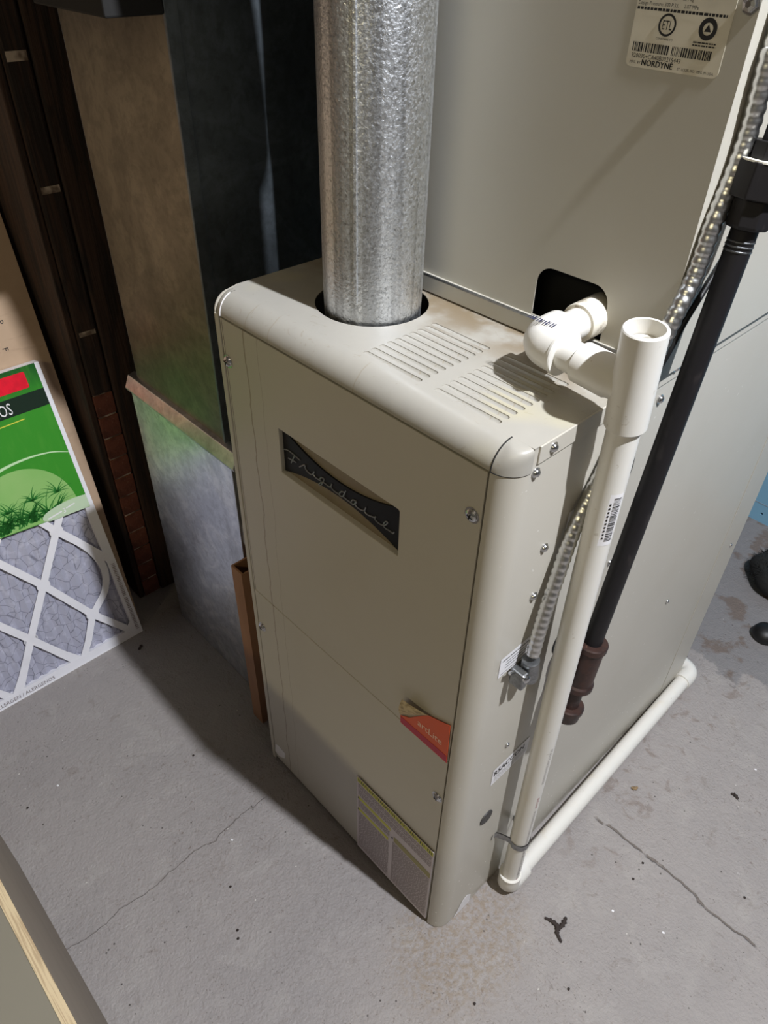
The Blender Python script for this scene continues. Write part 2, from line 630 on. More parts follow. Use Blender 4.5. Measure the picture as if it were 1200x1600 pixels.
def text(body, size, org, xd, yd, mat, parent, name='lettering', align='LEFT', sx=1.0, depth=0.0):
    """flat lettering on a plane: org is the left end of the base line"""
    cu = bpy.data.curves.new(name, 'FONT')
    cu.body = body
    cu.size = size
    cu.align_x = align
    cu.resolution_u = 2
    tmp = bpy.data.objects.new(name, cu)
    C.objects.link(tmp)
    dg = bpy.context.evaluated_depsgraph_get()
    me = bpy.data.meshes.new_from_object(tmp.evaluated_get(dg))
    bpy.data.objects.remove(tmp)
    xd, yd, org = Vector(xd).normalized(), Vector(yd).normalized(), Vector(org)
    for v in me.vertices:
        v.co = org + xd * (v.co.x * sx) + yd * v.co.y
    me.materials.clear()
    me.materials.append(M[mat])
    o = bpy.data.objects.new(name, me)
    C.objects.link(o)
    place(o, parent)
    return o


def rrect(x0, x1, y0, y1, r, n=6, corners=(1, 1, 1, 1)):
    out = []
    for k, (cx, cy, a0) in enumerate(((x1 - r, y1 - r, 0), (x0 + r, y1 - r, 90), (x0 + r, y0 + r, 180), (x1 - r, y0 + r, 270))):
        if not corners[k]:
            out.append(((x1, y1), (x0, y1), (x0, y0), (x1, y0))[k])
            continue
        for i in range(n + 1):
            t = math.radians(a0 + 90 * i / n)
            out.append((cx + r * math.cos(t), cy + r * math.sin(t)))
    return out


def circ(cx, cy, r, n=48):
    return [(cx + r * math.cos(2 * math.pi * i / n), cy + r * math.sin(2 * math.pi * i / n)) for i in range(n)]


def smooth_path(pts, k=8):
    P = [Vector(p) for p in pts]
    P = [P[0] * 2 - P[1]] + P + [P[-1] * 2 - P[-2]]
    out = []
    for i in range(1, len(P) - 2):
        a_, b_, c_, d_ = P[i - 1:i + 3]
        for j in range(k):
            t = j / k
            out.append(0.5 * ((2 * b_) + (c_ - a_) * t + (2 * a_ - 5 * b_ + 4 * c_ - d_) * t * t + (3 * b_ - a_ - 3 * c_ + d_) * t ** 3))
    out.append(P[-2])
    return out


# ================================================================ the room
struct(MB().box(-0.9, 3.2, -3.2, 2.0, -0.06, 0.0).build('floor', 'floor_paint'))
struct(MB().box(-0.9, 3.2, -3.2, 2.0, 2.42, 2.48).build('ceiling', 'ceiling_paint'))
struct(MB().box(-0.9, -0.74, -3.2, 2.0, 0.0, 2.42).build('wall_left', 'found_wall'))
struct(MB().box(-0.74, 3.2, 1.9, 2.0, 0.0, 2.42).build('wall_back', 'room_wall'))
struct(MB().box(3.1, 3.2, -3.2, 1.9, 0.0, 2.42).build('wall_right', 'room_wall'))
struct(MB().box(-0.74, 3.1, -3.2, -3.1, 0.0, 2.42).build('wall_front', 'room_wall'))

# lamps
t = thing('ceiling_bulb', 'bare round light bulb in a white ceiling socket', 'lamp', (KEY.x, KEY.y, 2.42))
MB().lathe([(0, 0.055), (-0.012, 0.055), (-0.03, 0.035), (-0.075, 0.030), (-0.08, 0.022)], (KEY.x, KEY.y, 2.42), (0, 0, 1), 28).build('socket', 'label_white', t, smooth=40)
bm_ = MB().lathe([(0.088, 0.0135), (0.08, 0.0135), (0.07, 0.020), (0.04, 0.0285), (0.0, 0.0305), (-0.018, 0.0255), (-0.027, 0.014), (-0.0305, 0.001)],
                 KEY + Vector((0, 0, .056)), (0, 0, 1), 24)
bm_.build('glass_bulb', 'bulb_glow', t, smooth=60)
t = thing('fill_fixture', 'long white fixture added on the ceiling out of view for fill light', 'lamp', (FILL.x, FILL.y, 2.42))  # housing and tubes made up around the added fill lamp
MB().box(FILL.x - .64, FILL.x + .64, FILL.y - .09, FILL.y + .09, 2.345, 2.42).build('fill_housing', 'label_white', t, bevel=.006)
for k in (-0.045, 0.045):
    MB().tube([(FILL.x - .6, FILL.y + k, 2.322), (FILL.x + .6, FILL.y + k, 2.322)], .016, 14).build('tube', 'fill_glow', t, smooth=40)

# ---- chimney pier of thin bricks beside the return duct, dark post next to it
py0, py1, px = 0.030, 0.066, -0.500
pier = thing('brick_pier', 'narrow dark red brick pier between cardboard sheet and galvanized duct', 'pier', (-0.62, 0.05, 0))
MB().box(-0.735, px - 0.0024, py0 + 0.002, py1 - 0.002, 0, 0.5005).build('mortar_core', 'mortar', pier)
MB().box(-0.735, px + .001, py0, py1, 0.5005, 2.3).build('timber_upper', 'dark_wood', pier, bevel=.004)
for zq, hq in ((0.612, .008), (0.838, .010), (1.005, .012)):
    MB().box(px, px + .0016, py0 + .004, py1 - .004, zq, zq + hq).build('mortar_smear', 'mortar', pier)
bk = None
zz, k = 0.0, 0
hts = [0.0455]
while zz < 0.48:
    for (xa, xb) in ((-0.735, -0.612), (-0.604, px)):
        off = random.uniform(-0.0006, 0.0008)
        if bk is None:
            bk = MB().box(-0.062, 0.062, -(py1 - py0) / 2, (py1 - py0) / 2, 0, 0.0415).build('brick', 'brick', pier, bevel=0.0012, loc=(0, 0, 0))
            place(bk, pier, ((xa + xb) / 2 + off, (py0 + py1) / 2, zz + 0.002))
            b = bk
        else:
            b = copyobj(bk, pier, ((xa + xb) / 2 + off, (py0 + py1) / 2 + off * 0.5, zz + 0.002))
        b.scale = ((xb - xa) / 0.124, 1, 1)
    zz += 0.0455
plank = MB().box(-0.735, -0.503, 0.018, py0 - .001, 0, 2.3).build('timber_plank', 'dark_wood', bevel=0.002)
tag(plank, 'dark timber plank edge between cardboard sheet and brick pier', 'plank')
post = MB().box(-0.56, -0.497, py1 + 0.002, 0.122, 0, 2.3).build('timber_post', 'dark_wood', bevel=0.003)
tag(post, 'very dark timber post between brick pier and galvanized duct', 'post')

# ---- blue panel behind the furnace
t = thing('blue_board', 'light blue painted board with a bolt hole standing behind the furnace', 'board', (0.45, 1.30, 0))
hl = on(1, 1.292, 1190, 803)
MB().plate([(-0.3, 0.0), (1.5, 0.0), (1.5, 0.62), (-0.3, 0.62)], [circ(hl.x, hl.z, 0.0035, 16)], lambda p, q, d: (p, 1.292 + d, q), 0.02).build('panel', 'blue_paint', t)
MB().box(-0.3, 1.5, 1.2912, 1.292, 0.0515, 0.0522).build('joint_strip', 'ink_lite', t)

# ================================================================ return duct (left)
yd = 0.059
dt = thing('return_duct', 'tall galvanized sheet metal return duct standing left of the furnace', 'duct', (-0.25, 0.3, 0))
# upper section, its front cross-broken
x0, x1, z0, z1 = -0.378, -0.128, 0.572, 1.262
mb = MB()
fy = yd + 0.006
zs_ = [z0, z1]
for i in range(1):
    za, zb = zs_[i], zs_[i + 1]
    cxm, czm = (x0 + x1) / 2, (za + zb) / 2
    mb.add([(x0, fy, za), (x1, fy, za), (x1, fy, zb), (x0, fy, zb), (cxm, fy - 0.006, czm)],
           [(0, 1, 4), (1, 2, 4), (2, 3, 4), (3, 0, 4)])
mb.build('upper_front', 'galv_brown', dt)
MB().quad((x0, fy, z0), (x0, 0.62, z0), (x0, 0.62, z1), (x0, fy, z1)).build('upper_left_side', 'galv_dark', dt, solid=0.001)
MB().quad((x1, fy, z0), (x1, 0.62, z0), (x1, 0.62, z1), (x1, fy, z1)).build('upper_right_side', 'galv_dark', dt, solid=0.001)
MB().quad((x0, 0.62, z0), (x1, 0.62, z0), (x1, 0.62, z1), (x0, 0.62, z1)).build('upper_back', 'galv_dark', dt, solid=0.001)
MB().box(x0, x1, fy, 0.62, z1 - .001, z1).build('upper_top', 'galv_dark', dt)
MB().box(x1 - 0.0015, x1 + 0.003, fy - 0.002, fy + 0.014, z0, z1).build('corner_seam', 'galv_dark', dt, bevel=0.0008)
MB().box(x1, x1 + 0.0012, 0.265, 0.2675, z0, z1).build('standing_seam', 'galv_dark', dt, bevel=0.0006)
# lower section
xa, xb = -0.402, -0.112
MB().box(xa, xb, yd, 0.62, 0.0, 0.548).build('lower_box', 'galv', dt, bevel=0.0015)
MB().box(xb - 0.001, xb + 0.004, yd - 0.0015, yd + 0.012, 0.0, 0.548).build('edge_flange', 'galv', dt, bevel=0.0008)
MB().box(xb + 0.004, xb + 0.016, yd + 0.024, yd + 0.030, 0.06, 0.54).build('slip_joint', 'galv_dark', dt, bevel=0.001)
# collar: sloped lip between the two
mb = MB()
prof = [(yd + 0.012, 0.580), (yd - 0.001, 0.577), (yd - 0.010, 0.557), (yd - 0.008, 0.552), (yd + 0.01, 0.552)]
for xx in (xa + 0.004, xb + 0.022):
    mb.add([(xx, q, z) for q, z in prof], [(0, 1, 2, 3, 4)])
for i in range(5):
    j = (i + 1) % 5
    mb.quad((xa + 0.004, *prof[i]), (xb + 0.022, *prof[i]), (xb + 0.022, *prof[j]), (xa + 0.004, *prof[j]))
mb.build('collar', 'galv', dt, bevel=0.001)
MB().box(x1, xb + 0.02, yd + 0.012, 0.60, 0.546, 0.575).build('side_collar', 'galv_dark', dt, bevel=0.002)
MB().slab([(xb + .004, yd + .004, .440), (xb + .026, yd + .012, .412), (xb + .012, yd + .004, .392), (xb + .004, yd + .002, .400)], (0, 1, 0), .001).build('torn_tab', 'galv', dt)

MB().box(-.285, -.125, .000, yd + .004, 1.086, 1.24).build('damper_box', 'dark', dt, bevel=.002)
# slim cardboard carton stood on end in the gap
ct = thing('slim_carton', 'slim brown cardboard carton standing on end in gap between duct and furnace', 'carton', (-0.066, 0.05, 0))
cx0, cx1, cy0, cy1, cz = -0.094, -0.066, 0.0255, 0.10, 0.385
th = 0.003
MB().box(cx0, cx1, cy0, cy0 + th, 0, cz).build('front_wall', 'cardboard_brown', ct)
MB().box(cx1 - th, cx1, cy0 + th, cy1, 0, cz - .002).build('right_wall', 'cardboard_brown', ct)
MB().box(cx0, cx0 + th, cy0 + th, cy1, 0, cz).build('left_wall', 'cardboard_brown', ct)
MB().box(cx0 + th, cx1 - th, cy1 - th, cy1, 0, cz).build('back_wall', 'cardboard_brown', ct)
MB().box(cx0 + th, cx1 - th, cy0 + th, cy1 - th, cz - 0.05, cz - 0.047).build('tuck_flap', 'cardboard_brown', ct)

# ================================================================ furnace
fu = thing('furnace', 'beige painted gas furnace cabinet with rounded edges and script nameplate', 'furnace', (W / 2, D / 2, 0))
# shell: flat walls
MB().quad((0, D, 0), (W, D, 0), (W, D, H - .001), (0, D, H - .001)).build('back_panel', 'paint', fu, solid=0.0012)
mb = MB()
mb.slab([(0, 0, 0), (0, D, 0), (0, D, H - .001), (0, R0 + .004, H - .001)] + [(0, R0 - (R0 - .001) * math.sin(math.pi / 2 * i / 8), H - R0 - .001 + (R0 - .001) * math.cos(math.pi / 2 * i / 8)) for i in range(9)], (1, 0, 0), .0012)
mb.build('side_panel', 'paint', fu)
MB().box(0.0, 0.0082, 0.0, 0.010, 0, H - R0).build('left_stile', 'paint', fu, bevel=0.001)
# rounded right-hand corner post
n = 14
arc = [(W - R0 + R0 * math.sin(math.pi / 2 * i / n), R0 - R0 * math.cos(math.pi / 2 * i / n)) for i in range(n + 1)]
prof = [(W - R0, 0.016)] + arc
mb = MB()
for i in range(len(prof) - 1):
    mb.quad((*prof[i], 0.002), (*prof[i + 1], 0.002), (*prof[i + 1], H - R0 - .0008), (*prof[i], H - R0 - .0008))
mb.add([(W, R0, 0.002), (W, D, 0.002), (W, D, H - .001), (W, R0, H - .001), (W, R0, H - R0 - .0008)], [(0, 1, 2, 3, 4)])
mb.build('side_panel', 'paint_side', fu, smooth=40)
# rear trim strip on the side sheet
MB().box(W, W + 0.0008, D - 0.078, D - 0.001, 0.002, H - .02).build('rear_strip', 'paint', fu, bevel=.0003)
# corner caps
def cap(cx, rxx, name, pw):
    """front corner: round in plan and over the front edge, square along the side"""
    mb = MB()
    N = 14
    vs, fs = [], []
    for i in range(N + 1):
        b_ = math.pi / 2 * i / N
        for j in range(N + 1):
            a_ = math.pi / 2 * j / N
            p_ = 2.0 + pw * (j / N) ** 2
            ro = max(math.cos(b_), 0.0) ** (2 / p_)
            ht = math.sin(b_) ** (2 / p_)
            vs.append((cx + rxx * ro * math.sin(a_), R0 - R0 * ro * math.cos(a_), H - R0 + R0 * ht))
    for i in range(N):
        for j in range(N):
            k = i * (N + 1) + j
            fs.append((k, k + 1, k + N + 2, k + N + 1))
    mb.add(vs, fs)
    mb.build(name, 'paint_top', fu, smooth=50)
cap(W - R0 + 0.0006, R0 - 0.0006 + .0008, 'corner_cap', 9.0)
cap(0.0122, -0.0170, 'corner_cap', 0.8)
MB().tube([(0.0126, R0 - (R0 + .0002) * math.cos(math.pi / 2 * i / 10), H - R0 + (R0 + .0002) * math.sin(math.pi / 2 * i / 10)) for i in range(9)], 0.0007, 6).build('cap_seam', 'label_white', fu)  # white drawn in for light caught in the left cap's gap
q_ = [(W - R0 + .0002, R0 - (R0 - .0001) * math.cos(math.pi / 2 * i / 12), H - R0 + (R0 - .0001) * math.sin(math.pi / 2 * i / 12)) for i in range(13)]
MB().tube(q_, 0.0007, 6).build('cap_seam', 'dark', fu)
q_ = [(W - R0 + (R0 - .0001) * math.sin(math.pi / 2 * i / 12), R0 - (R0 - .0001) * math.cos(math.pi / 2 * i / 12), H - R0 - .0004) for i in range(13)]
MB().tube(q_, 0.0006, 6).build('cap_seam', 'dark', fu)
# lid with flue hole and two banks of louvre slots
vc, vr = (0.1275, 0.1105), 0.0585
slots = []
for (sa, sb) in ((0.2035, 0.2755), (0.2925, 0.3635)):
    for i in range(10):
        yy = 0.0312 + 0.00995 * i
        slots.append((sa, sb, yy))
holes = [circ(vc[0], vc[1], vr, 56)] + [rrect(sa, sb, yy - .0030, yy + .0030, .0026, 3) for sa, sb, yy in slots]
mb = MB()
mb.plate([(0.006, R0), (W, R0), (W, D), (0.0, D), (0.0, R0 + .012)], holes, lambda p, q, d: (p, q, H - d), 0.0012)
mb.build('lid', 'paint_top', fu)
mb = MB()
for i in range(n):
    a0, a1 = math.pi / 2 * i / n, math.pi / 2 * (i + 1) / n
    p = [(R0 - R0 * math.sin(q), H - R0 + R0 * math.cos(q)) for q in (a0, a1)]
    mb.quad((0.0128, *p[0]), (W - R0, *p[0]), (W - R0, *p[1]), (0.0128, *p[1]))
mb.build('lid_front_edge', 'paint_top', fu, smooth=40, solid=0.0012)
MB().box(W - .0002, W + 0.0016, R0 + .006, D, H - FT, H).build('lid_flange', 'paint_side', fu, bevel=0.0006)
MB().box(-0.0012, 0.0002, R0 + .008, D, H - FT, H - .0005).build('lid_flange', 'paint', fu, bevel=0.0006)
# louvre troughs: shallow at the left, deep at the right end
lv = lh = None
for sa, sb, yy in slots:
    if lv is None:
        L = sb - sa
        h = 0.0031
        cs = ((-h, 0, 0), (-h * .45, .7, 0), (h * .1, 1, 0), (h * .6, .8, 0), (h, 0, 0))
        vs = []
        for xx, dp_ in ((0, .0003), (L * .5, .0014), (L, .0030)):
            vs += [(xx, c_[0], -dp_ * c_[1]) for c_ in cs]
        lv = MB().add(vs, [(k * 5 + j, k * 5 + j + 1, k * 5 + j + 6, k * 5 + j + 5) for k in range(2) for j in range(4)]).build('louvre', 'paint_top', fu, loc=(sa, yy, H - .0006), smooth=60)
        lh = MB().add([(0, -.0013, -.0006), (0, .0016, -.0006), (0, .0012, -.0030), (0, -.0009, -.0030), (-.0022, -.0009, -.00285), (-.0022, .0012, -.00285)],
                      [(0, 1, 2, 3), (3, 2, 5, 4)]).build('louvre_opening', 'dark', fu, loc=(sb - .0003, yy, H - .0002))
    else:
        copyobj(lv, fu, (sa, yy, H - .0006))
        copyobj(lh, fu, (sb - .0003, yy, H - .0002))
# doors
LG = (0.1003, 0.2863, 0.6818, 0.7402)
dx0, dx1 = 0.0096, W - R0 - 0.0026
up = MB().plate([(dx0, ZS + .0007), (dx1, ZS + .0007), (dx1, H - R0 - .0030), (dx0, H - R0 - .0030)],
                [rrect(LG[0], LG[1], LG[2], LG[3], 0.003, 4, (1, 0, 0, 0))], lambda p, q, d: (p, d - .0012, q), 0.009)
up = up.build('upper_door', 'paint_door', fu, bevel=0.0007)
lo = MB().box(dx0, dx1, -.0012, .0078, 0.0105, ZS - .0007).build('lower_door', 'paint_door', fu, bevel=0.0007)
MB().box(dx0 + .0030, dx0 + .0036, -.0014, -.0010, ZS + .002, H - R0 - .004).build('fold_line', 'ink_gray', up)
MB().box(0.002, W - R0, 0.012, 0.013, 0.005, H - R0).build('inner_baffle', 'black_gap', fu)
MB().box(0.002, W - 0.004, 0.0135, D - .004, H - 0.20, H - 0.198).build('inner_shelf', 'black_gap', fu)
# nameplate recess
MB().box(LG[0] - .002, LG[1] + .002, 0.0056, 0.0066, LG[2] - .002, LG[3] + .002).build('nameplate_back', 'logo_tan', up)
xm, xw = (LG[0] + LG[1]) / 2, (LG[1] - LG[0]) / 2
top, bot = [], []
for i in range(25):
    s_ = -1 + 2 * i / 24
    c_ = (1 - s_ * s_)
    top.append((xm + s_ * (xw - .0008), 0.0035, 0.7402 - .0008 - 0.0215 * c_))
    bot.append((xm + s_ * (xw - .0008), 0.0035, 0.6818 + .0006 + 0.0170 * c_))
npl = MB().slab(top + bot[::-1], (0, 1, 0), 0.002).build('nameplate', 'logo_navy', up)
mb = MB()
Z0 = (420, 650, 5.4545)
strokes = [
    [(100, 335), (108, 292), (160, 302), (255, 383)], [(208, 345), (180, 405)], [(155, 363), (225, 402)],
    [(250, 440), (282, 425), (296, 425), (300, 452), (330, 492), (360, 505), (377, 478), (370, 502), (390, 532), (416, 548), (434, 560), (424, 543), (440, 530), (460, 545), (450, 572), (430, 596), (415, 590), (430, 575), (460, 575), (500, 607), (520, 602), (527, 583), (520, 612), (545, 645), (580, 668), (600, 690), (590, 667), (610, 650), (636, 665), (620, 690), (600, 690)],
    [(645, 643), (626, 690), (650, 716), (680, 738), (702, 757), (690, 737), (705, 722), (730, 735), (715, 758), (700, 757)],
    [(737, 738), (725, 760), (745, 787), (776, 807), (800, 812), (817, 783), (806, 815), (822, 842), (862, 862), (888, 870), (901, 864), (893, 887), (920, 917), (955, 937), (985, 935), (1001, 915), (982, 908), (964, 935), (980, 962), (1012, 982), (1046, 1007), (1057, 995)]]
for st in strokes:
    pts = [on(1, 0.0031, Z0[0] + p / Z0[2], Z0[1] + q / Z0[2]) for p, q in st]
    mb.tube(smooth_path(pts, 4), 0.00075, 6)
mb.build('script_lettering', 'logo_script', npl)
DY = .0019                                       # the doors sit a little behind the rounded edges
up.location.y += DY
lo.location.y += DY
# big pan-head screws on the doors
def screw_head(name, r, h, mat, cross):
    mb = MB().lathe([(0, r * 1.25), (h * .18, r * 1.25), (h * .2, r), (h * .55, r * .93), (h * .85, r * .66), (h, r * .2), (h, 0)], (0, 0, 0), (0, 0, 1), 20)
    o = mb.build(name, mat, fu, smooth=35)
    c = None
    if cross:
        mb = MB()
        mb.box(-r * .5, r * .5, -r * .11, r * .11, h * .7, h * 1.02)
        mb.box(-r * .11, r * .11, -r * .5, r * .5, h * .7, h * 1.021)
        c = mb.build('cross_recess', 'dark', None)
        c.parent = o
        c.location = (0, 0, 0)
    return o, c
so, sc = screw_head('door_screw', 0.0062, 0.0042, 'steel', True)
for i, (u_, v_) in enumerate(((355, 565), (736, 806), (409, 980), (682, 1246))):
    p = on(1, -.001, u_, v_)
    if i == 0:
        o, c = so, sc
    else:
        o = so.copy(); C.objects.link(o)
        c = sc.copy(); C.objects.link(c); c.parent = o
    o.parent = fu
    o.location = Vector((p.x, -.0012 + DY, p.z)) - base_of(fu)
    o.rotation_euler = (math.radians(90), math.radians(17 * i), 0)
# small dome-head screws on the side sheet
s2, _ = screw_head('sheet_screw', 0.0038, 0.0036, 'steel', False)
for i, (u_, v_) in enumerate(((838, 739), (864, 698), (851, 856), (834, 932), (793, 1164), (1032, 624), (1055, 573), (953, 879), (1043, 940), (1142, 852))):
    p = on(0, W + .001, u_, v_)
    o = s2 if i == 0 else s2.copy()
    if i:
        C.objects.link(o)
    o.parent = fu
    o.location = Vector((W + .0004 if i not in (1, 6) else W + .0016, p.y, p.z)) - base_of(fu)
    o.rotation_euler = (0, math.radians(90), 0)
    if i in (8, 9, 7, 4):
        o.scale = (.75, .75, .75)
# black plug in the side
MB().lathe([(0, .0120), (.0015, .0118), (.0022, .0100), (.0018, 0)], (W, 0.0665, 0.257), (1, 0, 0), 28).build('hole_plug', 'black_plug', fu, smooth=40)
# gas knockout in the side behind the pipes
MB().lathe([(0, .021), (.0008, .021), (.0008, 0)], (W, 0.152, 0.545), (1, 0, 0), 24).build('knockout', 'black_gap', fu)
# chipped paint
P = [on(0, W + .0006, u_, v_) for u_, v_ in ((735, 1397), (732, 1411), (727, 1418), (712, 1433), (708, 1436), (714, 1424), (722, 1408), (730, 1398))]
for q in P:
    q.z = max(q.z, .001)
MB().slab(P, (1, 0, 0), .0004).build('paint_chip', 'label_white', fu)
P = [on(1, -.0014, u_, v_) for u_, v_ in ((429, 1163), (434, 1166), (444, 1178), (444, 1186), (436, 1183), (429, 1174))]
MB().slab([q + Vector((0, DY, 0)) for q in P], (0, -1, 0), .0004).build('paint_chip', 'label_white', fu)


def hbar(mb, x0, x1, z0, z1, y):
    mb.quad((x0, y, z0), (x1, y, z0), (x1, y, z1), (x0, y, z1))


# warning label on the lower door
wl = MB().box(0.2275, 0.3792, -.0017, -.0011, 0.0115, 0.2155).build('warning_label', 'label_warn', lo)
hbar(mb := MB(), 0.2285, 0.3782, 0.2035, 0.2145, -.0019)
hbar(mb, 0.2300, 0.2985, 0.1585, 0.1665, -.0019)
hbar(mb, 0.2300, 0.2950, 0.1265, 0.1345, -.0019)
mb.build('yellow_bands', 'yellow', wl)
hbar(mb := MB(), 0.3060, 0.3775, 0.1395, 0.1535, -.0019)
mb.build('yellow_band', 'yellow_dim', wl)
rg = random.Random(3)
mb = MB()
x = 0.2305
while x < 0.3765:                                   # too blurred to read in the photograph
    ww = rg.uniform(.0012, .0030)
    hbar(mb, x, x + ww * .55, 0.2055 + rg.uniform(0, .002), 0.2125, -.0021)
    if rg.random() < .6:
        zq = rg.choice((.2060, .2088, .2112))
        hbar(mb, x, x + ww, zq, zq + .0012, -.00205)
    x += ww + .0011
for (xq, zq) in ((0.2290, 0.1625), (0.2290, 0.1305), (0.3010, 0.1470)):
    mb.add([(xq, -.0021, zq - .003), (xq + .004, -.0021, zq - .003), (xq + .002, -.0021, zq + .003)], [(0, 1, 2)])
mb.build('blurred_heading', 'ink', wl)
mb = MB()


def lines(mb, xa, xb, za, zb, st, hgt, y=-.0019, gap=.0012, lo_=.002, hi_=.007):
    z = za
    while z > zb:
        x = xa
        while x < xb:
            ww = min(rg.uniform(lo_, hi_), xb - x)
            hbar(mb, x, x + ww, z, z + hgt, y)
            x += ww + gap
        z -= st
lines(mb, 0.2305, 0.3765, 0.1985, 0.190, .0042, .0022)
lines(mb, 0.2305, 0.3765, 0.184, 0.171, .0042, .0022)
lines(mb, 0.2305, 0.2970, 0.1535, 0.139, .0035, .0018)
lines(mb, 0.2305, 0.2970, 0.1215, 0.018, .0034, .0018)
lines(mb, 0.3040, 0.3765, 0.1345, 0.018, .0034, .0018)
mb.build('blurred_print', 'ink_lite', wl)

# orange sticker, top left corner rolled over
P = [on(1, -.0013, u_, v_) for u_, v_ in ((626, 1117), (639, 1121), (668, 1117), (704, 1134), (698, 1192), (626, 1128))]
sk = MB().slab(P, (0, -1, 0), .0005).build('orange_sticker', 'orange', up)
P = [on(1, -.0019, u_, v_) for u_, v_ in ((626, 1119), (697, 1181), (698, 1192), (626, 1128))]
MB().slab(P, (0, -1, 0), .0002).build('magenta_stripe', 'magenta', sk)
mb = MB()
A, B = [on(1, -.002, *q) for q in ((625, 1116), (671, 1118))]
T = on(1, -.009, 630, 1091)
K = 8
vs = []
for i in range(K + 1):
    t_ = i / K
    for j in range(K + 1):
        s_ = j / K
        base = A.lerp(B, s_)
        p = base.lerp(T.lerp(B, s_), t_)
        p.y = -.002 - .010 * math.sin(t_ * math.pi * .62) * (1 - s_) ** .7
        vs.append(p)
fs = [(i * (K + 1) + j, i * (K + 1) + j + 1, (i + 1) * (K + 1) + j + 1, (i + 1) * (K + 1) + j) for i in range(K) for j in range(K)]
MB().add(vs, fs).build('rolled_corner', 'paper_back', sk, smooth=60, solid=.0003)
o_ = on(1, -.0021, 655, 1132)
e_ = on(1, -.0021, 696, 1166)
text('artLite', 0.0155, (o_.x - .003, -.0021, o_.z - .003), (1, 0, 0.02), (0, 0, 1), 'sticker_text', sk, sx=0.92)

# small stickers on the side sheet
def side_label(name, y0, y1, z0, z1, rows, big=None, sk_=0.0):
    o = MB().add([(W + .0005, y0, z0), (W + .0005, y1, z0 + sk_), (W + .0005, y1, z1 + sk_), (W + .0005, y0, z1)], [(0, 1, 2, 3)]).build(name, 'label_white', fu)
    mb = MB()
    for (za, zb, ya, yb) in rows:
        y = ya
        while y < yb:
            ww = min(rg.uniform(.004, .012), yb - y)
            mb.quad((W + .0007, y, za), (W + .0007, y + ww, za), (W + .0007, y + ww, zb), (W + .0007, y, zb))
            y += ww + .0012
    mb.build('blurred_print', 'ink', o)
    if big:
        text(big[0], big[1], (W + .0009, big[2] + .0005, big[3] + .0004), (0, 1, 0), (0, 0, 1), 'ink', o, sx=big[4])
        text(big[0], big[1], (W + .0008, big[2], big[3]), (0, 1, 0), (0, 0, 1), 'ink', o, sx=big[4])
    return o
side_label('rating_sticker', 0.0305, 0.098, 0.577, 0.6065,
           [(0.6000, 0.6016, .034, .095), (0.5950, .5960, .040, .095), (.5905, .5917, .040, .095), (.5860, .5870, .040, .095), (.5800, .5808, .034, .095)])
side_label('serial_sticker', 0.0605, 0.132, 0.340, 0.374, [(0.3530, .3538, .066, .128), (.3485, .3494, .066, .128), (.3440, .3446, .066, .128)], ('R5ACCON', .0145, .0625, .3585, .86))
side_label('wiring_sticker', 0.097, 0.150, 0.7365, 0.757, [(0.745, 0.7475, .103, .14)])

# ---- flue
fp = thing('flue_pipe', 'round galvanized sheet metal flue pipe rising from furnace lid', 'flue pipe', (0.1325, 0.1085, H))
fc = (0.1318, 0.1075)
mb = MB()
mb.lathe([(-.030, .0478), (-.030, .0490), (-.010, .0492), (.02, .0498), (.352, .0500), (.352, .048)], (*fc, H), (0, 0, 1), 72)
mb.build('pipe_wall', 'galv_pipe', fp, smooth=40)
an = math.radians(-62)
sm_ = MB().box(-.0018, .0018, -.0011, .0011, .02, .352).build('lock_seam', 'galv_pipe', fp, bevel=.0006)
sm_.location = Vector((fc[0] + .0502 * math.cos(an), fc[1] + .0502 * math.sin(an), H)) - base_of(fp)
sm_.rotation_euler = (0, 0, an + math.pi / 2)
# elbow above, run to the chimney
pts = [Vector((*fc, 1.205)), Vector((*fc, 1.235)), Vector((fc[0] - .012, fc[1] - .003, 1.275)), Vector((fc[0] - .045, fc[1] - .010, 1.310)), Vector((fc[0] - .085, fc[1] - .016, 1.322)), Vector((fc[0] - .13, fc[1] - .021, 1.328))]
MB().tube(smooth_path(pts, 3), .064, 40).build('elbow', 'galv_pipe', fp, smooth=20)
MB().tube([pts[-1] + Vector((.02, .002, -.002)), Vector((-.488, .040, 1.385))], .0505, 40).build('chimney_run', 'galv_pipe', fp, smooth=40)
MB().lathe([(-.16, .044), (-.012, .044), (-.012, 0)], (*fc, H), (0, 0, 1), 40).build('draft_collar', 'dark', fp)

# ================================================================ coil cabinet on top of the furnace
XC = 0.4105
cc = thing('coil_cabinet', 'tall grey beige coil cabinet with rating label resting on the furnace lid', 'coil cabinet', (XC / 2, 0.45, H))
hp = [on(1, YC, u_, v_) for u_, v_ in ((838, 440), (862, 420), (945, 478))]
hx0, hx1, hz1 = 0.2785, 0.3540, 0.9270
mb = MB()
mb.plate([(0.0, H + .006), (XC, H + .006), (XC, 1.56), (0.0, 1.56)], [rrect(hx0, hx1, H + .0195, hz1, .016, 8, (1, 1, 0, 0))], lambda p, q, d: (p, YC + d, q), 0.0012)
mb.build('front_panel', 'paint_coil', cc)
MB().quad((XC, YC, H + .0006), (XC, D, H + .0006), (XC, D, 1.56), (XC, YC, 1.56)).build('side_wall', 'paint_coil', cc, solid=.0012)
MB().quad((0, YC, H + .0006), (0, D, H + .0006), (0, D, 1.56), (0, YC, 1.56)).build('side_wall', 'paint_coil', cc, solid=.0012)
MB().quad((0, D, H + .0006), (XC, D, H + .0006), (XC, D, 1.56), (0, D, 1.56)).build('back_wall', 'paint_coil', cc, solid=.0012)
MB().box(0.002, XC - .002, YC - .0050, YC + .004, H + .0012, H + .0190).build('bottom_rail', 'paint_coil', cc, bevel=.0012)
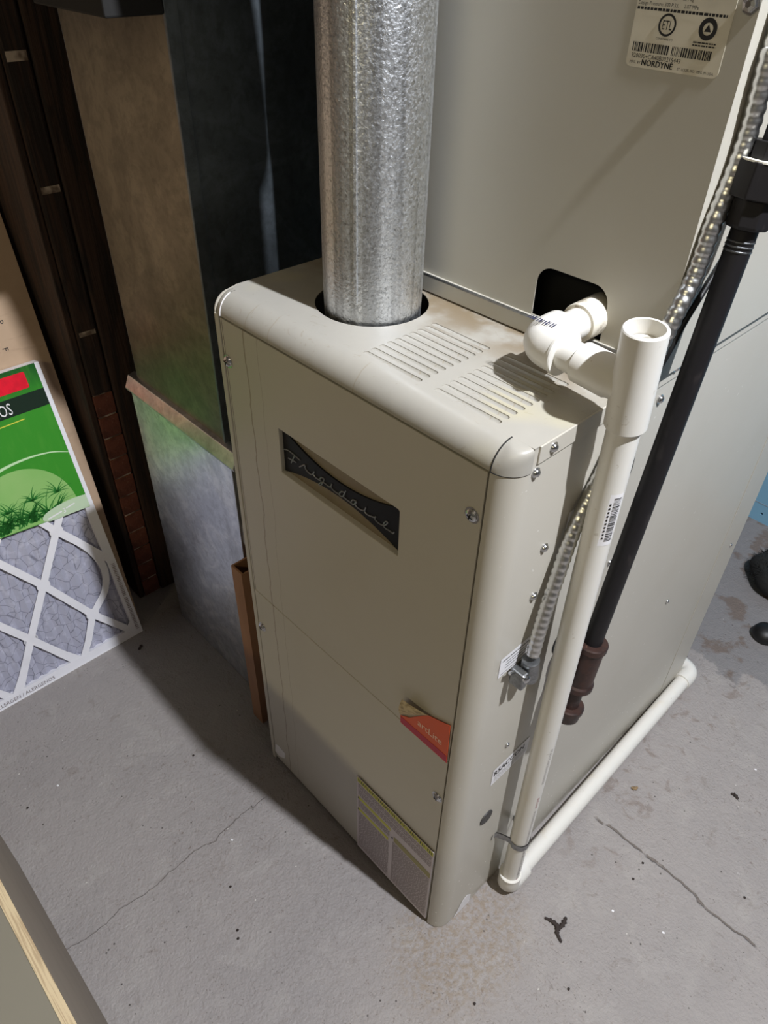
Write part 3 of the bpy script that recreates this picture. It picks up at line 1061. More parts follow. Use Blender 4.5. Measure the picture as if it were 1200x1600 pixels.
MB().box(0.002, XC - .002, YC - .0058, YC - .004, H + .0175, H + .0200).build('rail_lip', 'zinc', cc, bevel=.0004)
MB().box(hx0 - .03, hx1 + .03, YC + .030, YC + .032, H + .004, hz1 + .03).build('dark_backing', 'black_gap', cc)  # black sheets put in for the shade inside the hole
MB().box(hx0 - .03, hx1 + .03, YC + .0015, YC + .030, hz1 + .028, hz1 + .030).build('dark_backing_top', 'black_gap', cc)
MB().box(hx0 - .032, hx0 - .030, YC + .0015, YC + .030, H + .004, hz1 + .03).build('dark_backing_side', 'black_gap', cc)
MB().box(0.0, XC, YC, D, 1.56, 1.562).build('top_panel', 'paint_coil', cc)
# screw by the label
p = on(1, YC, 1175, 6)
MB().lathe([(0, .0062), (.001, .0062), (.0012, .0048), (.0048, .0044), (.0056, .002), (.0056, 0)], (p.x, YC, p.z), (0, -1, 0), 6).build('hex_screw', 'steel', cc)
# rating label
lx0, lx1, lz0, lz1 = 0.3252, 0.3962, 1.0870, 1.165
lab = MB().plate(rrect(lx0, lx1, lz0, lz1, .004, 5), [], lambda p, q, d: (p, YC - d, q), .0003).build('rating_label', 'label_cream', cc)
YL = YC - .0005
X_, Z_ = (1, 0, 0), (0, 0, 1)
text('NORDYNE', .0052, (0.3376, YL, 1.0886), X_, Z_, 'ink', lab, sx=.98)
for dq in (.0002, .0004):
    text('NORDYNE', .0052, (0.3376 + dq, YL - dq * .2, 1.0886 + dq * .4), X_, Z_, 'ink', lab, sx=.98)
text('MFG. BY', .0024, (0.3284, YL, 1.0892), X_, Z_, 'ink', lab)
text('ST. LOUIS, MO.  MFG IN U.S.A.', .0023, (0.3660, YL, 1.0888), X_, Z_, 'ink', lab, sx=.9)
text('920030+CA40B09215443', .0040, (0.3288, YL, 1.0928), X_, Z_, 'ink', lab, sx=.92)
mb = MB()
x = 0.3285
while x < 0.3872:
    ww = rg.choice((.0004, .0007, .0011))
    if not (.3560 < x < .3590):
        hbar(mb, x, x + ww, 1.0966, 1.1022, YL)
    x += ww + rg.choice((.0004, .0006, .0009))
mb.build('bar_code', 'ink', lab)
mb = MB()
ex, ez, er = 0.3515, 1.1138, .0066
mb.plate(circ(ex, ez, er, 32), [circ(ex, ez, er * .80, 32)], lambda p, q, d: (p, YL - d, q), .0001)
mb.build('listing_mark', 'ink', lab)
text('ETL', .0078, (ex, YL, ez - .0028), X_, Z_, 'ink', lab, align='CENTER', sx=.62)
ax_, az_ = 0.3813, 1.1142
mb = MB()
mb.plate(circ(ax_, az_, .0064, 32), [circ(ax_, az_, .0036, 24)], lambda p, q, d: (p, YL - d, q), .0001)
mb.slab([(ax_ - .0024, YL, az_ - .0016), (ax_ + .0024, YL, az_ - .0016), (ax_, YL, az_ + .0027)], (0, -1, 0), .0001)
mb.build('certified_mark', 'ink', lab)
text('CONFORMS TO', .0018, (ex, YL, 1.1050), X_, Z_, 'ink', lab, align='CENTER')
mb = MB()
lines(mb, 0.3730, 0.3895, 1.1058, 1.1035, .0017, .0008, YL, .0005, .001, .003)
lines(mb, 0.3262, 0.3925, 1.1212, 1.1208, .005, .0016, YL, .0006, .0012, .003)
mb.build('blurred_print', 'ink', lab)
text('Design Pressure: 300 P.S.I.     2.07 MPa', .0031, (0.3262, YL, 1.1240), X_, Z_, 'ink', lab, sx=.92)
text('Charge:                 R-22      oz / kg', .0031, (0.3262, YL, 1.1280), X_, Z_, 'ink', lab, sx=.92)
# supply plenum on top
pl = thing('supply_plenum', 'galvanized supply plenum on top of the coil cabinet', 'plenum', (0.2, 0.45, 1.562))
MB().box(0.004, XC - .004, YC + .004, D, 1.562, 2.40).build('plenum_box', 'galv', pl, bevel=.002)

# ================================================================ white condensate drain
dr = thing('condensate_drain', 'white plastic condensate drain pipe with open tee strapped beside the furnace', 'drain pipe', (0.434, 0.13, 0))
GX = W + 0.0290
tt = on(0, GX, 1010, 513)          # open top of the tee
tb = on(0, GX, 977, 664)          # lower rim of the tee
pb = on(0, W + .0270, 797, 1368)   # floor elbow
axis = (tt - tb).normalized()
RP, RH = 0.01345, 0.0168
L = (tt - tb).length
mb = MB()
mb.lathe([(0, RP), (0, RH - .0006), (.001, RH), (L - .001, RH), (L, RH - .0008), (L, .0140), (L - .016, .0137), (L - .017, 0)], tb, axis, 36)
tee = mb.build('tee', 'pvc', dr, smooth=30)
MB().lathe([(L - .0165, .0137), (L - .012, .0128), (L - .0125, 0)], tb, axis, 24).build('tee_bore', 'pvc_inside', tee)
mid = tb + axis * (L * .40)
el = on(2, mid.z, 846, 533)      # elbow by the coil
bd = (el - mid)
bl = bd.length
bd.normalize()
MB().lathe([(0.0, .0140), (.010, .0152), (.018, .0156), (.0205, RH), (bl - .0445, RH), (bl - .0435, RH - .0012), (bl - .0430, RP)], mid, bd, 36).build('tee_branch', 'pvc', tee, smooth=40)
MB().tube([mid + bd * .030, el], RP, 28).build('short_pipe', 'pvc', dr, smooth=40)
# elbow: swept quarter bend with two hubs
yd_ = Vector((0.02, 1, 0.02)).normalized()
B_, C_ = el - bd * .012, el + yd_ * .012
pts = [el - bd * .0255] + [B_ * (1 - q) ** 2 + el * 2 * q * (1 - q) + C_ * q ** 2 for q in (i / 8 for i in range(9))] + [el + yd_ * .024]
mb = MB()
mb.tube(pts, .0190, 32)
elb = mb.build('elbow', 'pvc', dr, smooth=50)
MB().lathe([(0, RP), (0, .0190), (.0008, .0198), (.0028, .0198), (.0036, .0186), (.0036, RP)], el - bd * .0262, bd, 32).build('hub_rim', 'pvc', elb, smooth=40)
MB().tube([el + yd_ * .022, el + yd_ * .085], RP, 28).build('stub_pipe', 'pvc', dr, smooth=40)
MB().lathe([(0, RP), (0, .0162), (.001, .0170), (.036, .0170), (.037, .0162), (.037, RP)], el + yd_ * .050, yd_, 32).build('coupling', 'pvc_dirty', dr, smooth=40)
# bar code on the elbow
mb = MB()
for i in range(12):
    x = el.x - .013 + .0022 * i
    wq = (.0006, .0010, .0013)[i % 3]
    mb.quad((x, el.y - .007, el.z + .0190), (x + wq, el.y - .007, el.z + .0190), (x + wq, el.y - .0005, el.z + .0194), (x, el.y - .0005, el.z + .0194))
mb.build('bar_code', 'ink_navy', elb)
# down pipe
dp = MB().tube([tb + axis * .01, pb], RP, 32).build('down_pipe', 'pvc', dr, smooth=40)
dax = (pb - tb).normalized()
view = (CAM - (tb + pb) * .5)
nrm = (view - dax * view.dot(dax)).normalized()
sde = dax.cross(nrm)


def wrap(t0, t1, a0, a1, name, mat, off, seg=6):
    mb = MB()
    for i in range(seg):
        q0, q1 = math.radians(a0 + (a1 - a0) * i / seg), math.radians(a0 + (a1 - a0) * (i + 1) / seg)
        d0, d1 = nrm * math.cos(q0) + sde * math.sin(q0), nrm * math.cos(q1) + sde * math.sin(q1)
        mb.quad(tb + dax * t0 + d0 * (RP + off), tb + dax * t0 + d1 * (RP + off), tb + dax * t1 + d1 * (RP + off), tb + dax * t1 + d0 * (RP + off))
    return mb
sg = 1 if sde.dot(rx) > 0 else -1
st = wrap(.060, .118, sg * 8, sg * 62, 'a', '', .0004).build('price_sticker', 'label_white', dp, smooth=60)
mb = MB()
z = .064
while z < .113:
    ww = rg.choice((.0005, .0009, .0014))
    sub = wrap(z, z + ww, sg * 28, sg * 56, '', '', .0006, 3)
    mb.add(sub.v, sub.f)
    z += ww + rg.choice((.0006, .001))
z = .070
while z < .110:
    sub = wrap(z, z + .0022, sg * 16, sg * 22, '', '', .0006, 1)
    mb.add(sub.v, sub.f)
    z += .0042
mb.build('bar_code', 'ink', st)
for nm, za, zb, mt in (('maker_print', .45, .53, 'ink_gray'), ('maker_print', .565, .590, 'ink_red'), ('maker_print', .600, .80, 'ink_gray'), ('maker_print', .805, .835, 'ink_red')):
    mb = MB()
    z = za
    while z < zb:
        sub = wrap(z, z + .0012, sg * 44, sg * (54 + rg.random() * 8), '', '', .0003, 1)
        mb.add(sub.v, sub.f)
        z += rg.uniform(.0024, .0046)
    mb.build(nm, mt, dp)
# floor elbow
fz = 0.0175
ev = Vector((pb.x, pb.y, fz))
mb = MB()
fe = Vector((pb.x - .001, pb.y + .040, fz))
pts = [ev - dax * .034, ev - dax * .020, ev - dax * .006, ev + Vector((0, .002, 0)), ev + Vector((0, .014, 0)), ev + Vector((0, .036, 0))]
mb.tube(pts, .0205, 30, rad=[.0165, .0165, .0168, .0170, .0167, .0165])
fel = mb.build('floor_elbow', 'pvc', dr, smooth=60)
MB().lathe([(0, RP), (0, .0162), (.0008, .0171), (.003, .0171), (.004, .0165)], ev - dax * .036, dax, 30).build('hub_rim', 'pvc', fel, smooth=40)
far = Vector((0.4190, 0.712, 0.0170))
MB().tube([ev + Vector((0, .02, 0)), far], RP, 28).build('floor_pipe', 'pvc', dr, smooth=40)
pts = [far + Vector((0, -.036, 0)), far + Vector((0, -.014, 0)), far + Vector((-.004, -.002, 0)), far + Vector((-.016, .004, 0)), far + Vector((-.04, .004, 0))]
MB().tube(smooth_path(pts, 4), .0164, 28).build('rear_elbow', 'pvc', dr, smooth=60)
MB().tube([far + Vector((-.03, .004, 0)), far + Vector((-.30, .004, 0))], RP, 24).build('rear_pipe', 'pvc', dr, smooth=40)
# strap holding the pipe to the furnace
qq = tb + dax * ((tb.z - 0.158) / -dax.z)
pts = [Vector((W + .0006, qq.y - .030, .162)), Vector((W + .0012, qq.y - .021, .161))]
for i in range(9):
    an_ = math.radians(-125 + 250 * i / 8)
    pts.append(Vector((qq.x + (RP+.0015) * math.cos(an_), qq.y + (RP+.0015) * math.sin(an_), .160)))
pts += [Vector((W + .0012, qq.y + .020, .159))]
pts = smooth_path(pts, 4)
mb = MB()
for i in range(len(pts) - 1):
    a_, b_ = pts[i], pts[i + 1]
    mb.quad(a_ + Vector((0, 0, -.0065)), b_ + Vector((0, 0, -.0065)), b_ + Vector((0, 0, .0065)), a_ + Vector((0, 0, .0065)))
mb.build('pipe_strap', 'zinc', dr, smooth=50, solid=.0012)

# ================================================================ gas line
gp = thing('gas_pipe', 'black iron gas pipe with union and rusty drip leg hanging beside white drain pipe', 'gas pipe', (W + .033, .16, .43))
g0, g1 = on(0, W + .033, 1134, 440), on(0, W + .033, 927, 1000)
gx = (g1 - g0).normalized()


def gat(z):
    return g0 + gx * ((z - g0.z) / gx.z)
RG = .0101
MB().tube([gat(2.41), gat(1.04)], RG, 24).build('upper_pipe', 'iron', gp, smooth=40)
MB().tube([gat(1.0), gat(.54)], RG, 24).build('pipe', 'iron', gp, smooth=40)
o_ = gat(1.052)
un = MB().lathe([(0, RG), (0, .0150), (.012, .0150), (.0125, .0125)], o_, gx, 8).build('union', 'iron', gp, bevel=.0006)
MB().lathe([(.0125, .0125), (.0125, .0215), (.0370, .0215), (.0375, .015)], o_, gx, 8).build('union_nut', 'iron', un, bevel=.0008)
MB().lathe([(.037, .013), (.037, .0165), (.056, .0165), (.058, .0150), (.058, RG)], o_, gx, 8).build('union_tail', 'iron', un, bevel=.0008)
MB().lathe([(.0118, .0150), (.0118, .0205), (.0131, .0205), (.0131, .0150)], o_, gx, 24).build('joint_compound', 'thread_tape', un)
for k in range(3):
    q_ = gat(.986 - .0035 * k)
    MB().lathe([(0, RG), (.0004, RG + .0005), (.0012, RG + .0005), (.0016, RG)], q_, gx, 24).build('thread', 'zinc', gp)
o_ = gat(.566)
tl = .070
te = MB().lathe([(0, RG), (0, .0164), (.0015, .0176), (.0080, .0176), (.0105, .0156), (tl - .0105, .0156), (tl - .008, .0176), (tl - .0015, .0176), (tl, .0164), (tl, RG)], o_, gx, 30).build('tee', 'rust', gp, smooth=35)
bm0 = o_ + gx * (tl * .5)
MB().lathe([(0, .0150), (.016, .0156), (.018, .0176), (.0245, .0176), (.026, .0164), (.026, RG)], bm0, (-1, 0, 0), 28).build('tee_branch', 'rust', te, smooth=35)
MB().tube([bm0, Vector((W - .01, bm0.y, bm0.z))], RG * .98, 20).build('branch_nipple', 'iron', gp, smooth=40)
q0 = o_ + gx * tl
MB().tube([q0 - gx * .006, q0 + gx * .042], RG, 24).build('drip_nipple', 'rust', gp, smooth=40)
MB().lathe([(0, RG), (0, .0158), (.0015, .0172), (.0075, .0172), (.0095, .0158), (.020, .0152), (.0235, .0125), (.0245, .004), (.0245, 0)], q0 + gx * .031, gx, 28).build('cap', 'rust', gp, smooth=35)

# ================================================================ armoured cable and wire
ac = thing('armored_cable', 'silver spiral armored electrical cable running down coil cabinet and furnace side', 'cable', (W + .01, .18, .86))
xs = W + .0092
pts = [(XC + .009, .215, 2.40), (XC + .009, .205, 1.6), (XC + .009, .196, 1.16), (XC + .009, .193, 1.10), (XC + .0085, .197, 1.06), (XC + .008, .195, 1.03), (XC + .0078, .186, .994), (XC + .0078, .180, .956),
       (XC + .0078, .164, .925), (W + .0092, .152, .868), (W + .0084, .128, .800), (W + .0088, .099, .748), (W + .0105, .083, .690), (W + .012, .071, .633), (W + .0132, .0665, .597)]
path = smooth_path(pts, 60)
# resample evenly, ridged like an interlocked strip
res, acc = [path[0]], 0.0
stepl = .00134
for i in range(1, len(path)):
    seg = path[i] - path[i - 1]
    Ls = seg.length
    pos = 0.0
    while acc + (Ls - pos) >= stepl:
        pos += stepl - acc
        acc = 0.0
        res.append(path[i - 1] + seg * (pos / Ls))
    acc += Ls - pos
pat = (.0066, .0069, .0072, .0073, .0072, .0067)
MB().tube(res, .0065, 14, rad=[pat[i % 6] for i in range(len(res))]).build('armor', 'cable_steel', ac, smooth=75)
# angle connector
cn = Vector((W + .0132, .0640, .585))
mb = MB()
mb.lathe([(0, .008), (0, .0092), (-.012, .0096), (-.020, .0105), (-.031, .0098), (-.034, .006), (-.034, 0)], cn + Vector((0, .001, .006)), (0, -.10, 1), 18)
mb.tube([cn + Vector((.001, .003, -.018)), Vector((W, .070, .564))], .0105, 18)
cx_ = mb.build('connector', 'zinc', ac, smooth=40)
MB().box(cn.x - .010, cn.x + .007, cn.y - .0180, cn.y - .0085, cn.z - .024, cn.z - .001).build('clamp_ear', 'zinc', cx_, bevel=.002)
MB().lathe([(0, .0042), (.003, .0042), (.0045, .002), (.0045, 0)], (cn.x + .006, cn.y - .0135, cn.z - .006), (1, -.3, .3), 14).build('clamp_screw', 'steel', cx_, smooth=40)
MB().tube([(cn.x - .004, cn.y - .012, cn.z - .005), (cn.x - .006, cn.y - .024, cn.z - .001)], .002, 10).build('clamp_bolt', 'steel', cx_)

tw = thing('thin_black_wire', 'thin black wire looping beside the drain tee', 'wire', (W + .005, .2, .8))
xw_ = W + .0050
pts = [(XC + .0045, .300, 1.25), (XC + .0045, .275, 1.05), (XC + .0045, .245, .972), (XC + .0045, .218, .938), (XC + .0045, .196, .913), (XC + .0045, .184, .893), (xw_, .174, .850), (xw_, .172, .812), (xw_, .184, .778), (xw_, .182, .756), (xw_, .163, .738), (xw_, .130, .742), (xw_, .112, .770)]
MB().tube(smooth_path(pts, 8), .0026, 10).build('strand', 'rubber', tw, smooth=60)

# ================================================================ air filter leaning on the left
P0 = Vector((-0.4171, -0.0256, 0.0))
UP = Vector((-0.24554455, 0, 0.96938531))
NF = Vector((0.96938531, 0, 0.24554455))      # towards the room
FWD = .388
FL = .5825


def fpt(s, t_, d=0.0):
    return P0 + Vector((0, -s, 0)) + UP * t_ + NF * d


def onf(u_, v_):
    d = rx * ((u_ - 600) / FPX) + dn * ((v_ - 800) / FPX) + fw
    k = (P0 - CAM).dot(NF) / d.dot(NF)
    X = CAM + d * k
    return (-(X - P0).y, (X - P0).dot(UP))


ft = thing('air_filter', 'white pleated air filter with green label leaning against cardboard', 'air filter', (-0.45, -.2, 0))
TH = .020
def fbar(mb, s0, s1, t0, t1, d0, d1):
    vs = [fpt(s, t_, d) for s in (s0, s1) for t_ in (t0, t1) for d in (d0, d1)]
    mb.add(vs, [(0, 1, 3, 2), (4, 6, 7, 5), (0, 4, 5, 1), (2, 3, 7, 6), (0, 2, 6, 4), (1, 5, 7, 3)])
mb = MB()
bw = .0150
fbar(mb, -.002, bw, 0, FL, -TH, 0)
fbar(mb, FWD - bw, FWD, 0, FL, -TH, 0)
fbar(mb, bw, FWD - bw, 0, .019, -TH, 0)
fbar(mb, bw, FWD - bw, FL - .019, FL, -TH, 0)
frm = mb.build('frame', 'filter_card', ft)


def ribbon(mb, pts, wd, d0, d1):
    """flat strip along 2-D points on the filter face"""
    P = [Vector((p[0], p[1])) for p in pts]
    Lf, Rt = [], []
    for i, p in enumerate(P):
        t_ = (P[min(i + 1, len(P) - 1)] - P[max(i - 1, 0)]).normalized()
        nn = Vector((-t_.y, t_.x)) * (wd / 2)
        Lf.append(p + nn)
        Rt.append(p - nn)
    for i in range(len(P) - 1):
        q = [fpt(a_.x, a_.y, d) for d in (d0, d1) for a_ in (Lf[i], Lf[i + 1], Rt[i + 1], Rt[i])]
        mb.add(q, [(0, 1, 2, 3), (7, 6, 5, 4), (0, 4, 5, 1), (1, 5, 6, 2), (2, 6, 7, 3), (3, 7, 4, 0)])


def smooth2(pts, k=6):
    return [(p.x, p.y) for p in smooth_path([(p[0], p[1], 0) for p in pts], k)]


nodes = {'x1': (.0779, .2846), 'x2': (.1357, .196), 'x3': (.1945, .1059), 'x4': (.0764, .0917)}
lns = [
    [(.0545, .322), nodes['x1'], nodes['x2'], nodes['x3'], (.252, .012)],
    [(.262, .405), (.2525, .372), (.194, .285), nodes['x2'], nodes['x4'], (.022, .018)],
    [nodes['x1'], (.050, .246), (.006, .180)],
    [(.098, .316), nodes['x1']],
    [nodes['x3'], (.155, .045), (.128, .010)],
    [nodes['x4'], (.102, .044), (.124, .012)],
    smooth2([nodes['x1'], (.052, .249), (.033, .214), (.024, .170), (.036, .130), (.058, .107), nodes['x4'], (.0764, .0917)][:7]),
]
dd = 0.0
for ln in lns:
    for mir in (0, 1):
        L2 = [(FWD - p[0], p[1]) for p in ln] if mir else ln
        mb = MB()
        ribbon(mb, L2, .0135, -.0012, -.00015 - dd)
        dd += .00001
        mb.build('strut', 'filter_card', ft)
# webs that round the joints
for (s_, t_) in list(nodes.values()) + [(FWD - q[0], q[1]) for q in nodes.values()]:
    mb = MB()
    ring = []
    for i in range(24):
        a_ = 2 * math.pi * i / 24
        r_ = .0098 + .0026 * abs(math.cos(2 * a_)) ** .5
        ring.append(fpt(s_ + r_ * math.cos(a_), t_ + r_ * math.sin(a_), -.0010))
    mb.slab(ring, NF, .0008)
    mb.build('joint_web', 'filter_card', ft)
# corner gusset
mb = MB()
mb.slab([fpt(.0, .0, -.001), fpt(.052, .0, -.001), fpt(.0, .052, -.001)], NF, .0009)
mb.slab([fpt(FWD, .0, -.001), fpt(FWD - .052, .0, -.001), fpt(FWD, .052, -.001)], NF, .0009)
mb.build('gusset', 'filter_card', ft)
# pleated media
mb = MB()
PN = 38
vs = []
for i in range(PN + 1):
    s_ = .012 + (FWD - .024) * i / PN
    d = -.0060 if i % 2 else -.0110
    vs += [fpt(s_, .010, d), fpt(s_, FL - .01, d)]
mb.add(vs, [(2 * i, 2 * i + 1, 2 * i + 3, 2 * i + 2) for i in range(PN)])
mb.build('pleated_media', 'filter_media', ft)
# printed sleeve: green label in layers
def flat(name, pts, lift, mat, par):
    mb = MB()
    mb.slab([fpt(p[0], p[1], .0003 + lift) for p in pts], NF, .00008)
    return mb.build(name, mat, par)


T0 = .303
lb = flat('printed_label', [(.0055, FL), (.0055, .303), (.05, .306), (.10, .310), (.168, .3155), (.24, .319), (.31, .318), (FWD - .002, .311), (FWD - .002, FL)], .0, 'green', ft)
flat('sale_patch', rrect(.0265, .20, .5465, .5745, .003, 4), .0003, 'red', lb)
flat('title_band', [(.0055, .5385), (.0055, .5085), (FWD - .002, .5085), (FWD - .002, .5385)], .0003, 'green_dark', lb)
text('ALERGENOS', .0290, fpt(.0665, .5125, .0009), (0, 1, 0), UP, 'label_white', lb, align='RIGHT', sx=.60)
mb = MB()
ribbon(mb, [(.054, .4985), (.09, .4975), (.16, .4965)], .0018, .0005, .0007)
mb.build('yellow_rule', 'yellow', lb)
sw = smooth2([(.0058, .4165), (.035, .4285), (.075, .4340), (.12, .4320), (.17, .4200)], 6)
sw2 = smooth2([(.17, .4130), (.12, .4270), (.075, .4305), (.035, .4262), (.0058, .4155)], 6)
flat('swoosh', sw + sw2, .0004, 'swoosh', lb)
ov = []
for i in range(40):
    a_ = math.pi * i / 39
    ov.append((.112 - .0900 * math.cos(a_), .318 + .1020 * math.sin(a_) ** .9))
flat('pale_oval', [(.022, .311)] + ov + [(.202, .3175), (.168, .3165), (.10, .311), (.05, .307)], .00035, 'green_pale', lb)
# grass blades
rb = random.Random(11)
mb = MB()
def blade(b0, ang, ln, wd):
    pts = []
    for i in range(5):
        q = i / 4
        aa = ang + .35 * q * (1 if ang > 0 else -1)
        pts.append((b0[0] + ln * q * math.sin(aa), b0[1] + ln * q * math.cos(aa)))
    for i in range(4):
        w0, w1 = wd * (1 - i / 4) / 2 + .0001, wd * (1 - (i + 1) / 4) / 2 + .0001
        (x0_, y0_), (x1_, y1_) = pts[i], pts[i + 1]
        t_ = Vector((x1_ - x0_, y1_ - y0_)).normalized()
        nn = Vector((-t_.y, t_.x))
        mb.add([fpt(x0_ + nn.x * w0, y0_ + nn.y * w0, .00095), fpt(x1_ + nn.x * w1, y1_ + nn.y * w1, .00095),
                fpt(x1_ - nn.x * w1, y1_ - nn.y * w1, .00095), fpt(x0_ - nn.x * w0, y0_ - nn.y * w0, .00095)], [(0, 1, 2, 3)])
for k in range(125):
    s_ = rb.uniform(.070, .205)
    blade((s_, .3165 + rb.uniform(0, .012)), rb.uniform(-1.15, 1.15), rb.uniform(.025, .058), rb.uniform(.0015, .0038))
for (cs, ctz) in ((.050, .354), (.094, .357), (.140, .352), (.18, .36)):
    for k in range(9):
        blade((cs, ctz), -1.35 + 2.7 * k / 8 + rb.uniform(-.12, .12), rb.uniform(.018, .034), .0028)
    for k in range(5):
        blade((cs + rb.uniform(-.004, .004) + .012, .318), rb.uniform(-.5, -.1), .040, .0042)
mb.build('grass_print', 'grass', lb)
bg = [(.0056, .3265)]
for i in range(24):
    a_ = math.pi / 2 + math.pi * i / 23
    bg.append((.052 - .040 * math.cos(a_) * 1.0, .3120 + .0155 * math.sin(a_) + .004))
bdg = smooth2([(.0056, .3290), (.030, .3315), (.060, .3300), (.083, .3245), (.0915, .3165), (.086, .3095), (.070, .3065), (.045, .3055), (.0056, .3030)], 6)
bo = flat('rating_badge', bdg, .0010, 'badge', lb)
text('3', .0135, fpt(.0545, .3118, .0018), (0, 1, 0), UP, 'label_white', bo)
mb = MB()
ribbon(mb, [(.030, .3215), (.047, .3188)], .0022, .0014, .0016)
ribbon(mb, [(.056, .3165), (.083, .3130)], .0026, .0014, .0016)
mb.build('blurred_print', 'label_white', bo)
# printing on the frame
text('ALLERGEN / ALERGENOS', .0105, fpt(.300, .0045, .0004), (0, 1, 0), UP, 'ink_gray', ft, sx=.98)
mb = MB()
t_ = .012
while t_ < .175:                                   # size print along the side, not legible
    q = rg.uniform(.0016, .0030)
    if not (.090 < t_ < .096):
        fbar(mb, .0030, .0030 + rg.uniform(.004, .0072), t_, t_ + q * .5, .0006, .0009)
        fbar(mb, rg.uniform(.0030, .008), .0100, t_ + q * .5, t_ + q * .8, .0006, .0009)
    t_ += q + .0014
mb.build('blurred_print', 'ink_lite', ft)
# clear sleeve seam along the bottom edge, its glints drawn as a white strip
mb = MB()
fbar(mb, .0, FWD, -.001, .0015, -TH, .0006)
mb.build('sleeve_seam_glint', 'label_white', ft)

# ================================================================ cardboard sheet behind the filter
cb = thing('cardboard_sheet', 'large plain brown cardboard sheet leaning on the wall behind the filter', 'cardboard', (-0.55, -.3, 0))
C0 = P0 - NF * (TH + .0022)
C0 = Vector((C0.x - C0.z * UP.x / UP.z, 0, 0))
def cpt(y, t_, d=0.0):
    return Vector((C0.x, y, 0)) + UP * t_ + NF * d
mb = MB()
HC = 1.02
vs = [cpt(-.017, .001), cpt(-.003, .30), cpt(.017, HC), cpt(-.72, HC), cpt(-.74, .001)]
mb.slab(vs, -NF, .005)
mb.build('sheet', 'cardboard', cb)
def onc(u_, v_):
    d = rx * ((u_ - 600) / FPX) + dn * ((v_ - 800) / FPX) + fw
    k = (C0 - CAM).dot(NF) / d.dot(NF)
    X = CAM + d * k
    return X.y, (X - C0).dot(UP)
yq, tq = onc(8, 549)
text('F', .0135, cpt(yq - .003, tq + .006, .0003), -UP, (0, 1, 0), 'ink', cb)
yq, tq = onc(1, 506)
text('P', .0135, cpt(yq - .004, tq + .006, .0003), -UP, (0, 1, 0), 'ink', cb)

# ================================================================ plywood-rimmed bin close to the camera
bn = thing('plywood_bin', 'taupe box with a raw plywood rim and recessed olive lid', 'box', (0.14, -.6, 0))
bx0, bx1, by1, by0, bh = -0.215, 0.46, -0.4085, -0.80, 0.585
ro = rrect(bx0, bx1, by0, by1, .10, 12, (0, 1, 0, 0))
ri = rrect(bx0 + .0075, bx1 - .0075, by0 + .0075, by1 - .0075, .0925, 12, (0, 1, 0, 0))
MB().plate(ro, [ri], lambda p, q, d: (p, q, d), bh - .004).build('side_wall', 'bin_side', bn, smooth=30)
MB().plate(ro, [ri], lambda p, q, d: (p, q, bh - .004 + d), .004).build('rim', 'ply_edge', bn)
MB().plate(ri, [], lambda p, q, d: (p, q, bh - .012 + d), .0112).build('lid', 'bin_lid', bn)

# ================================================================ odds and ends on the floor
def lump(name, path, rad, mat, label, cat, group=None, flat_=.5, extra=()):
    mb = MB()
    for pth in (path, *extra):
      pts = smooth_path(pth, 4)
      n_ = len(pts)
      mb.tube(pts, 0, 10, rad=[max(.0004, r_) for r_ in [rad * (.35 + .65 * math.sin(math.pi * (i + .5) / n_)) * (1 + .35 * math.sin(i * 2.7)) for i in range(n_)]])
    lo_ = min(v.z for v in mb.v)
    for v in mb.v:
        v.z = max(.0002, (v.z - lo_) * flat_ + .0002)
    o = mb.build(name, mat, smooth=60)
    return tag(o, label, cat, group)
def fl_(u_, v_, z=.002):
    p = on(2, 0, u_, v_)
    p.z = z
    return p
simple('debris_dark', (44, 34, 30), 0.8)
simple('debris_tan', (134, 112, 82), 0.8)
lump('dry_leaf_bit', [fl_(851, 1435), fl_(862, 1440), fl_(871, 1449), fl_(870, 1458), fl_(877, 1474)], .0036, 'debris_dark', 'forked dark scrap of dry debris on open grey floor', 'debris', extra=([fl_(884, 1434), fl_(880, 1444), fl_(873, 1453)],))
lump('worm_like_scrap', [fl_(1142, 1241), fl_(1148, 1243), fl_(1153, 1250)], .0032, 'debris_dark', 'curled black scrap near the floor crack', 'debris')
lump('tan_leaf_bit', [fl_(986, 1231), fl_(991, 1233), fl_(996, 1231)], .0034, 'debris_tan', 'small tan leaf fragment beside the floor drain pipe', 'debris')
lump('black_splinter', [fl_(217, 1016), fl_(222, 1008)], .0028, 'debris_dark', 'black splinter on the floor at the filter corner', 'debris')
for (u_, v_) in ((360, 1386), (371, 1454), (372, 1467), (741, 1569), (1004, 1349), (989, 1374), (1163, 1403), (888, 1546), (302, 1181), (43, 1263)):
    p = fl_(u_, v_)
    lump('dark_crumb', [p + Vector((-.0016, 0, 0)), p + Vector((.0018, .0006, 0))], .0020, 'debris_dark', 'tiny dark crumb lying on the grey floor', 'debris', 'dark crumbs on the floor')
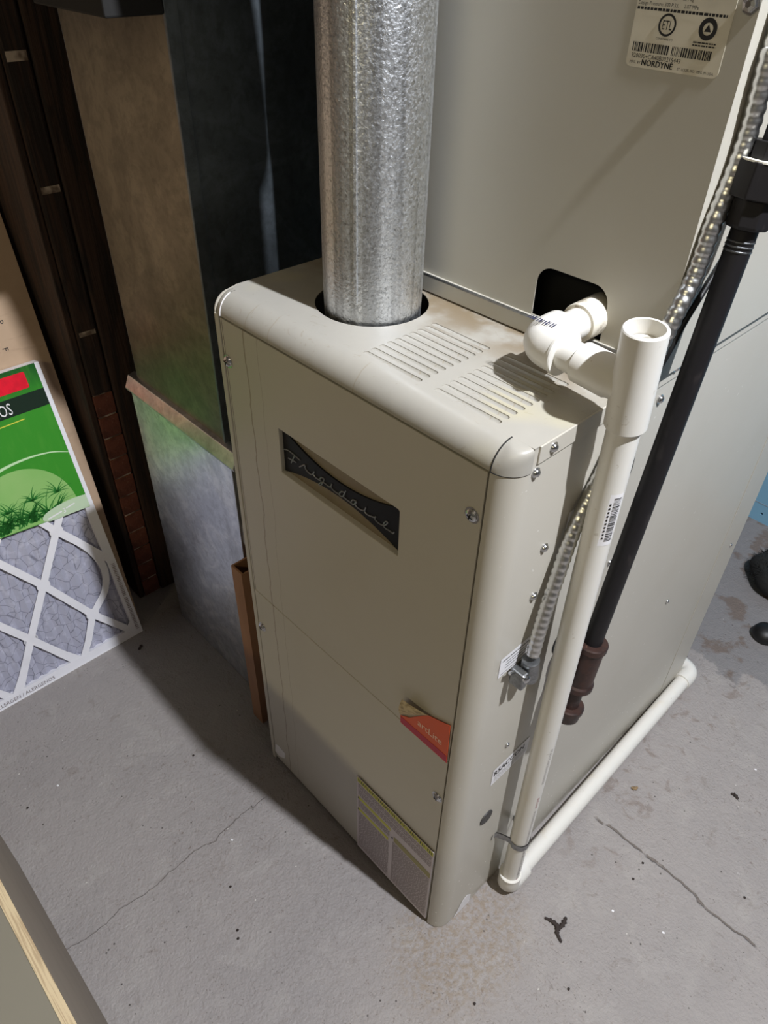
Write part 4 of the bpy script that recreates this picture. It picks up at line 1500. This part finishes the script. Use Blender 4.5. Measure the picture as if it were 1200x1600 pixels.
for (u_, v_) in ((90, 1228), (362, 1313), (957, 1424), (1036, 1458), (1180, 1203), (700, 1436)):
    p = fl_(u_, v_)
    lump('paint_flake', [p + Vector((-.0018, 0, 0)), p + Vector((.0018, .0012, 0))], .0017, 'label_white', 'tiny white paint flake lying on the grey floor', 'debris', 'paint flakes on the floor', .3)

# fuzzy black shape and lump standing in for a pet behind the furnace
q = on(2, .03, 1240, 893)
mb = MB()
pts = []
for i in range(61):
    a_ = 2 * math.pi * i / 60
    pts.append((q.x + .062 * math.cos(a_) + .004 * math.sin(3 * a_), q.y + .085 * math.sin(a_), .022 + .006 * math.sin(2 * a_)))
mb.tube(pts, 0, 14, caps=False, rad=[.021 + .003 * math.sin(i * .8) for i in range(61)])
o = mb.build('fuzzy_shape', 'fuzzy_black', smooth=80)
tag(o, 'soft fuzzy black shape taken for a pet on the floor behind the furnace', 'pet stand-in')
fz_ = random.Random(5)
mz = MB()
for k in range(2600):                                # its short fluffy pile
    i = fz_.randrange(60)
    c_ = Vector(pts[i]).lerp(Vector(pts[i + 1]), fz_.random())
    tn = (Vector(pts[i + 1]) - Vector(pts[i])).normalized()
    an_ = fz_.uniform(-.5, math.pi + .5)
    ou = Vector((tn.y, -tn.x, 0))
    dr_ = (ou * math.cos(an_) + Vector((0, 0, 1)) * math.sin(an_) + tn * fz_.uniform(-.7, .7)).normalized()
    b_ = c_ + dr_ * .019
    sd_ = dr_.cross(tn) * .0007
    mz.add([b_ + sd_, b_ - sd_, b_ + dr_ * fz_.uniform(.006, .016) + tn * fz_.uniform(-.006, .006)], [(0, 1, 2)])
for v in mz.v:
    v.z = max(v.z, .0006)
pile = mz.build('pile', 'fuzzy_black', o)
pile['kind'] = 'stuff'
q = on(2, .018, 1198, 987)
o = MB().lathe([(0, .018), (.004, .025), (.014, .027), (.024, .022), (.030, .010), (.031, 0)], (q.x, q.y, 0), (0, 0, 1), 28).build('black_lump', 'rubber', smooth=60)
tag(o, 'round black lump taken for a pet paw on the floor beyond the drain elbow', 'bumper')  # no bumper, the lump stands in for a pet
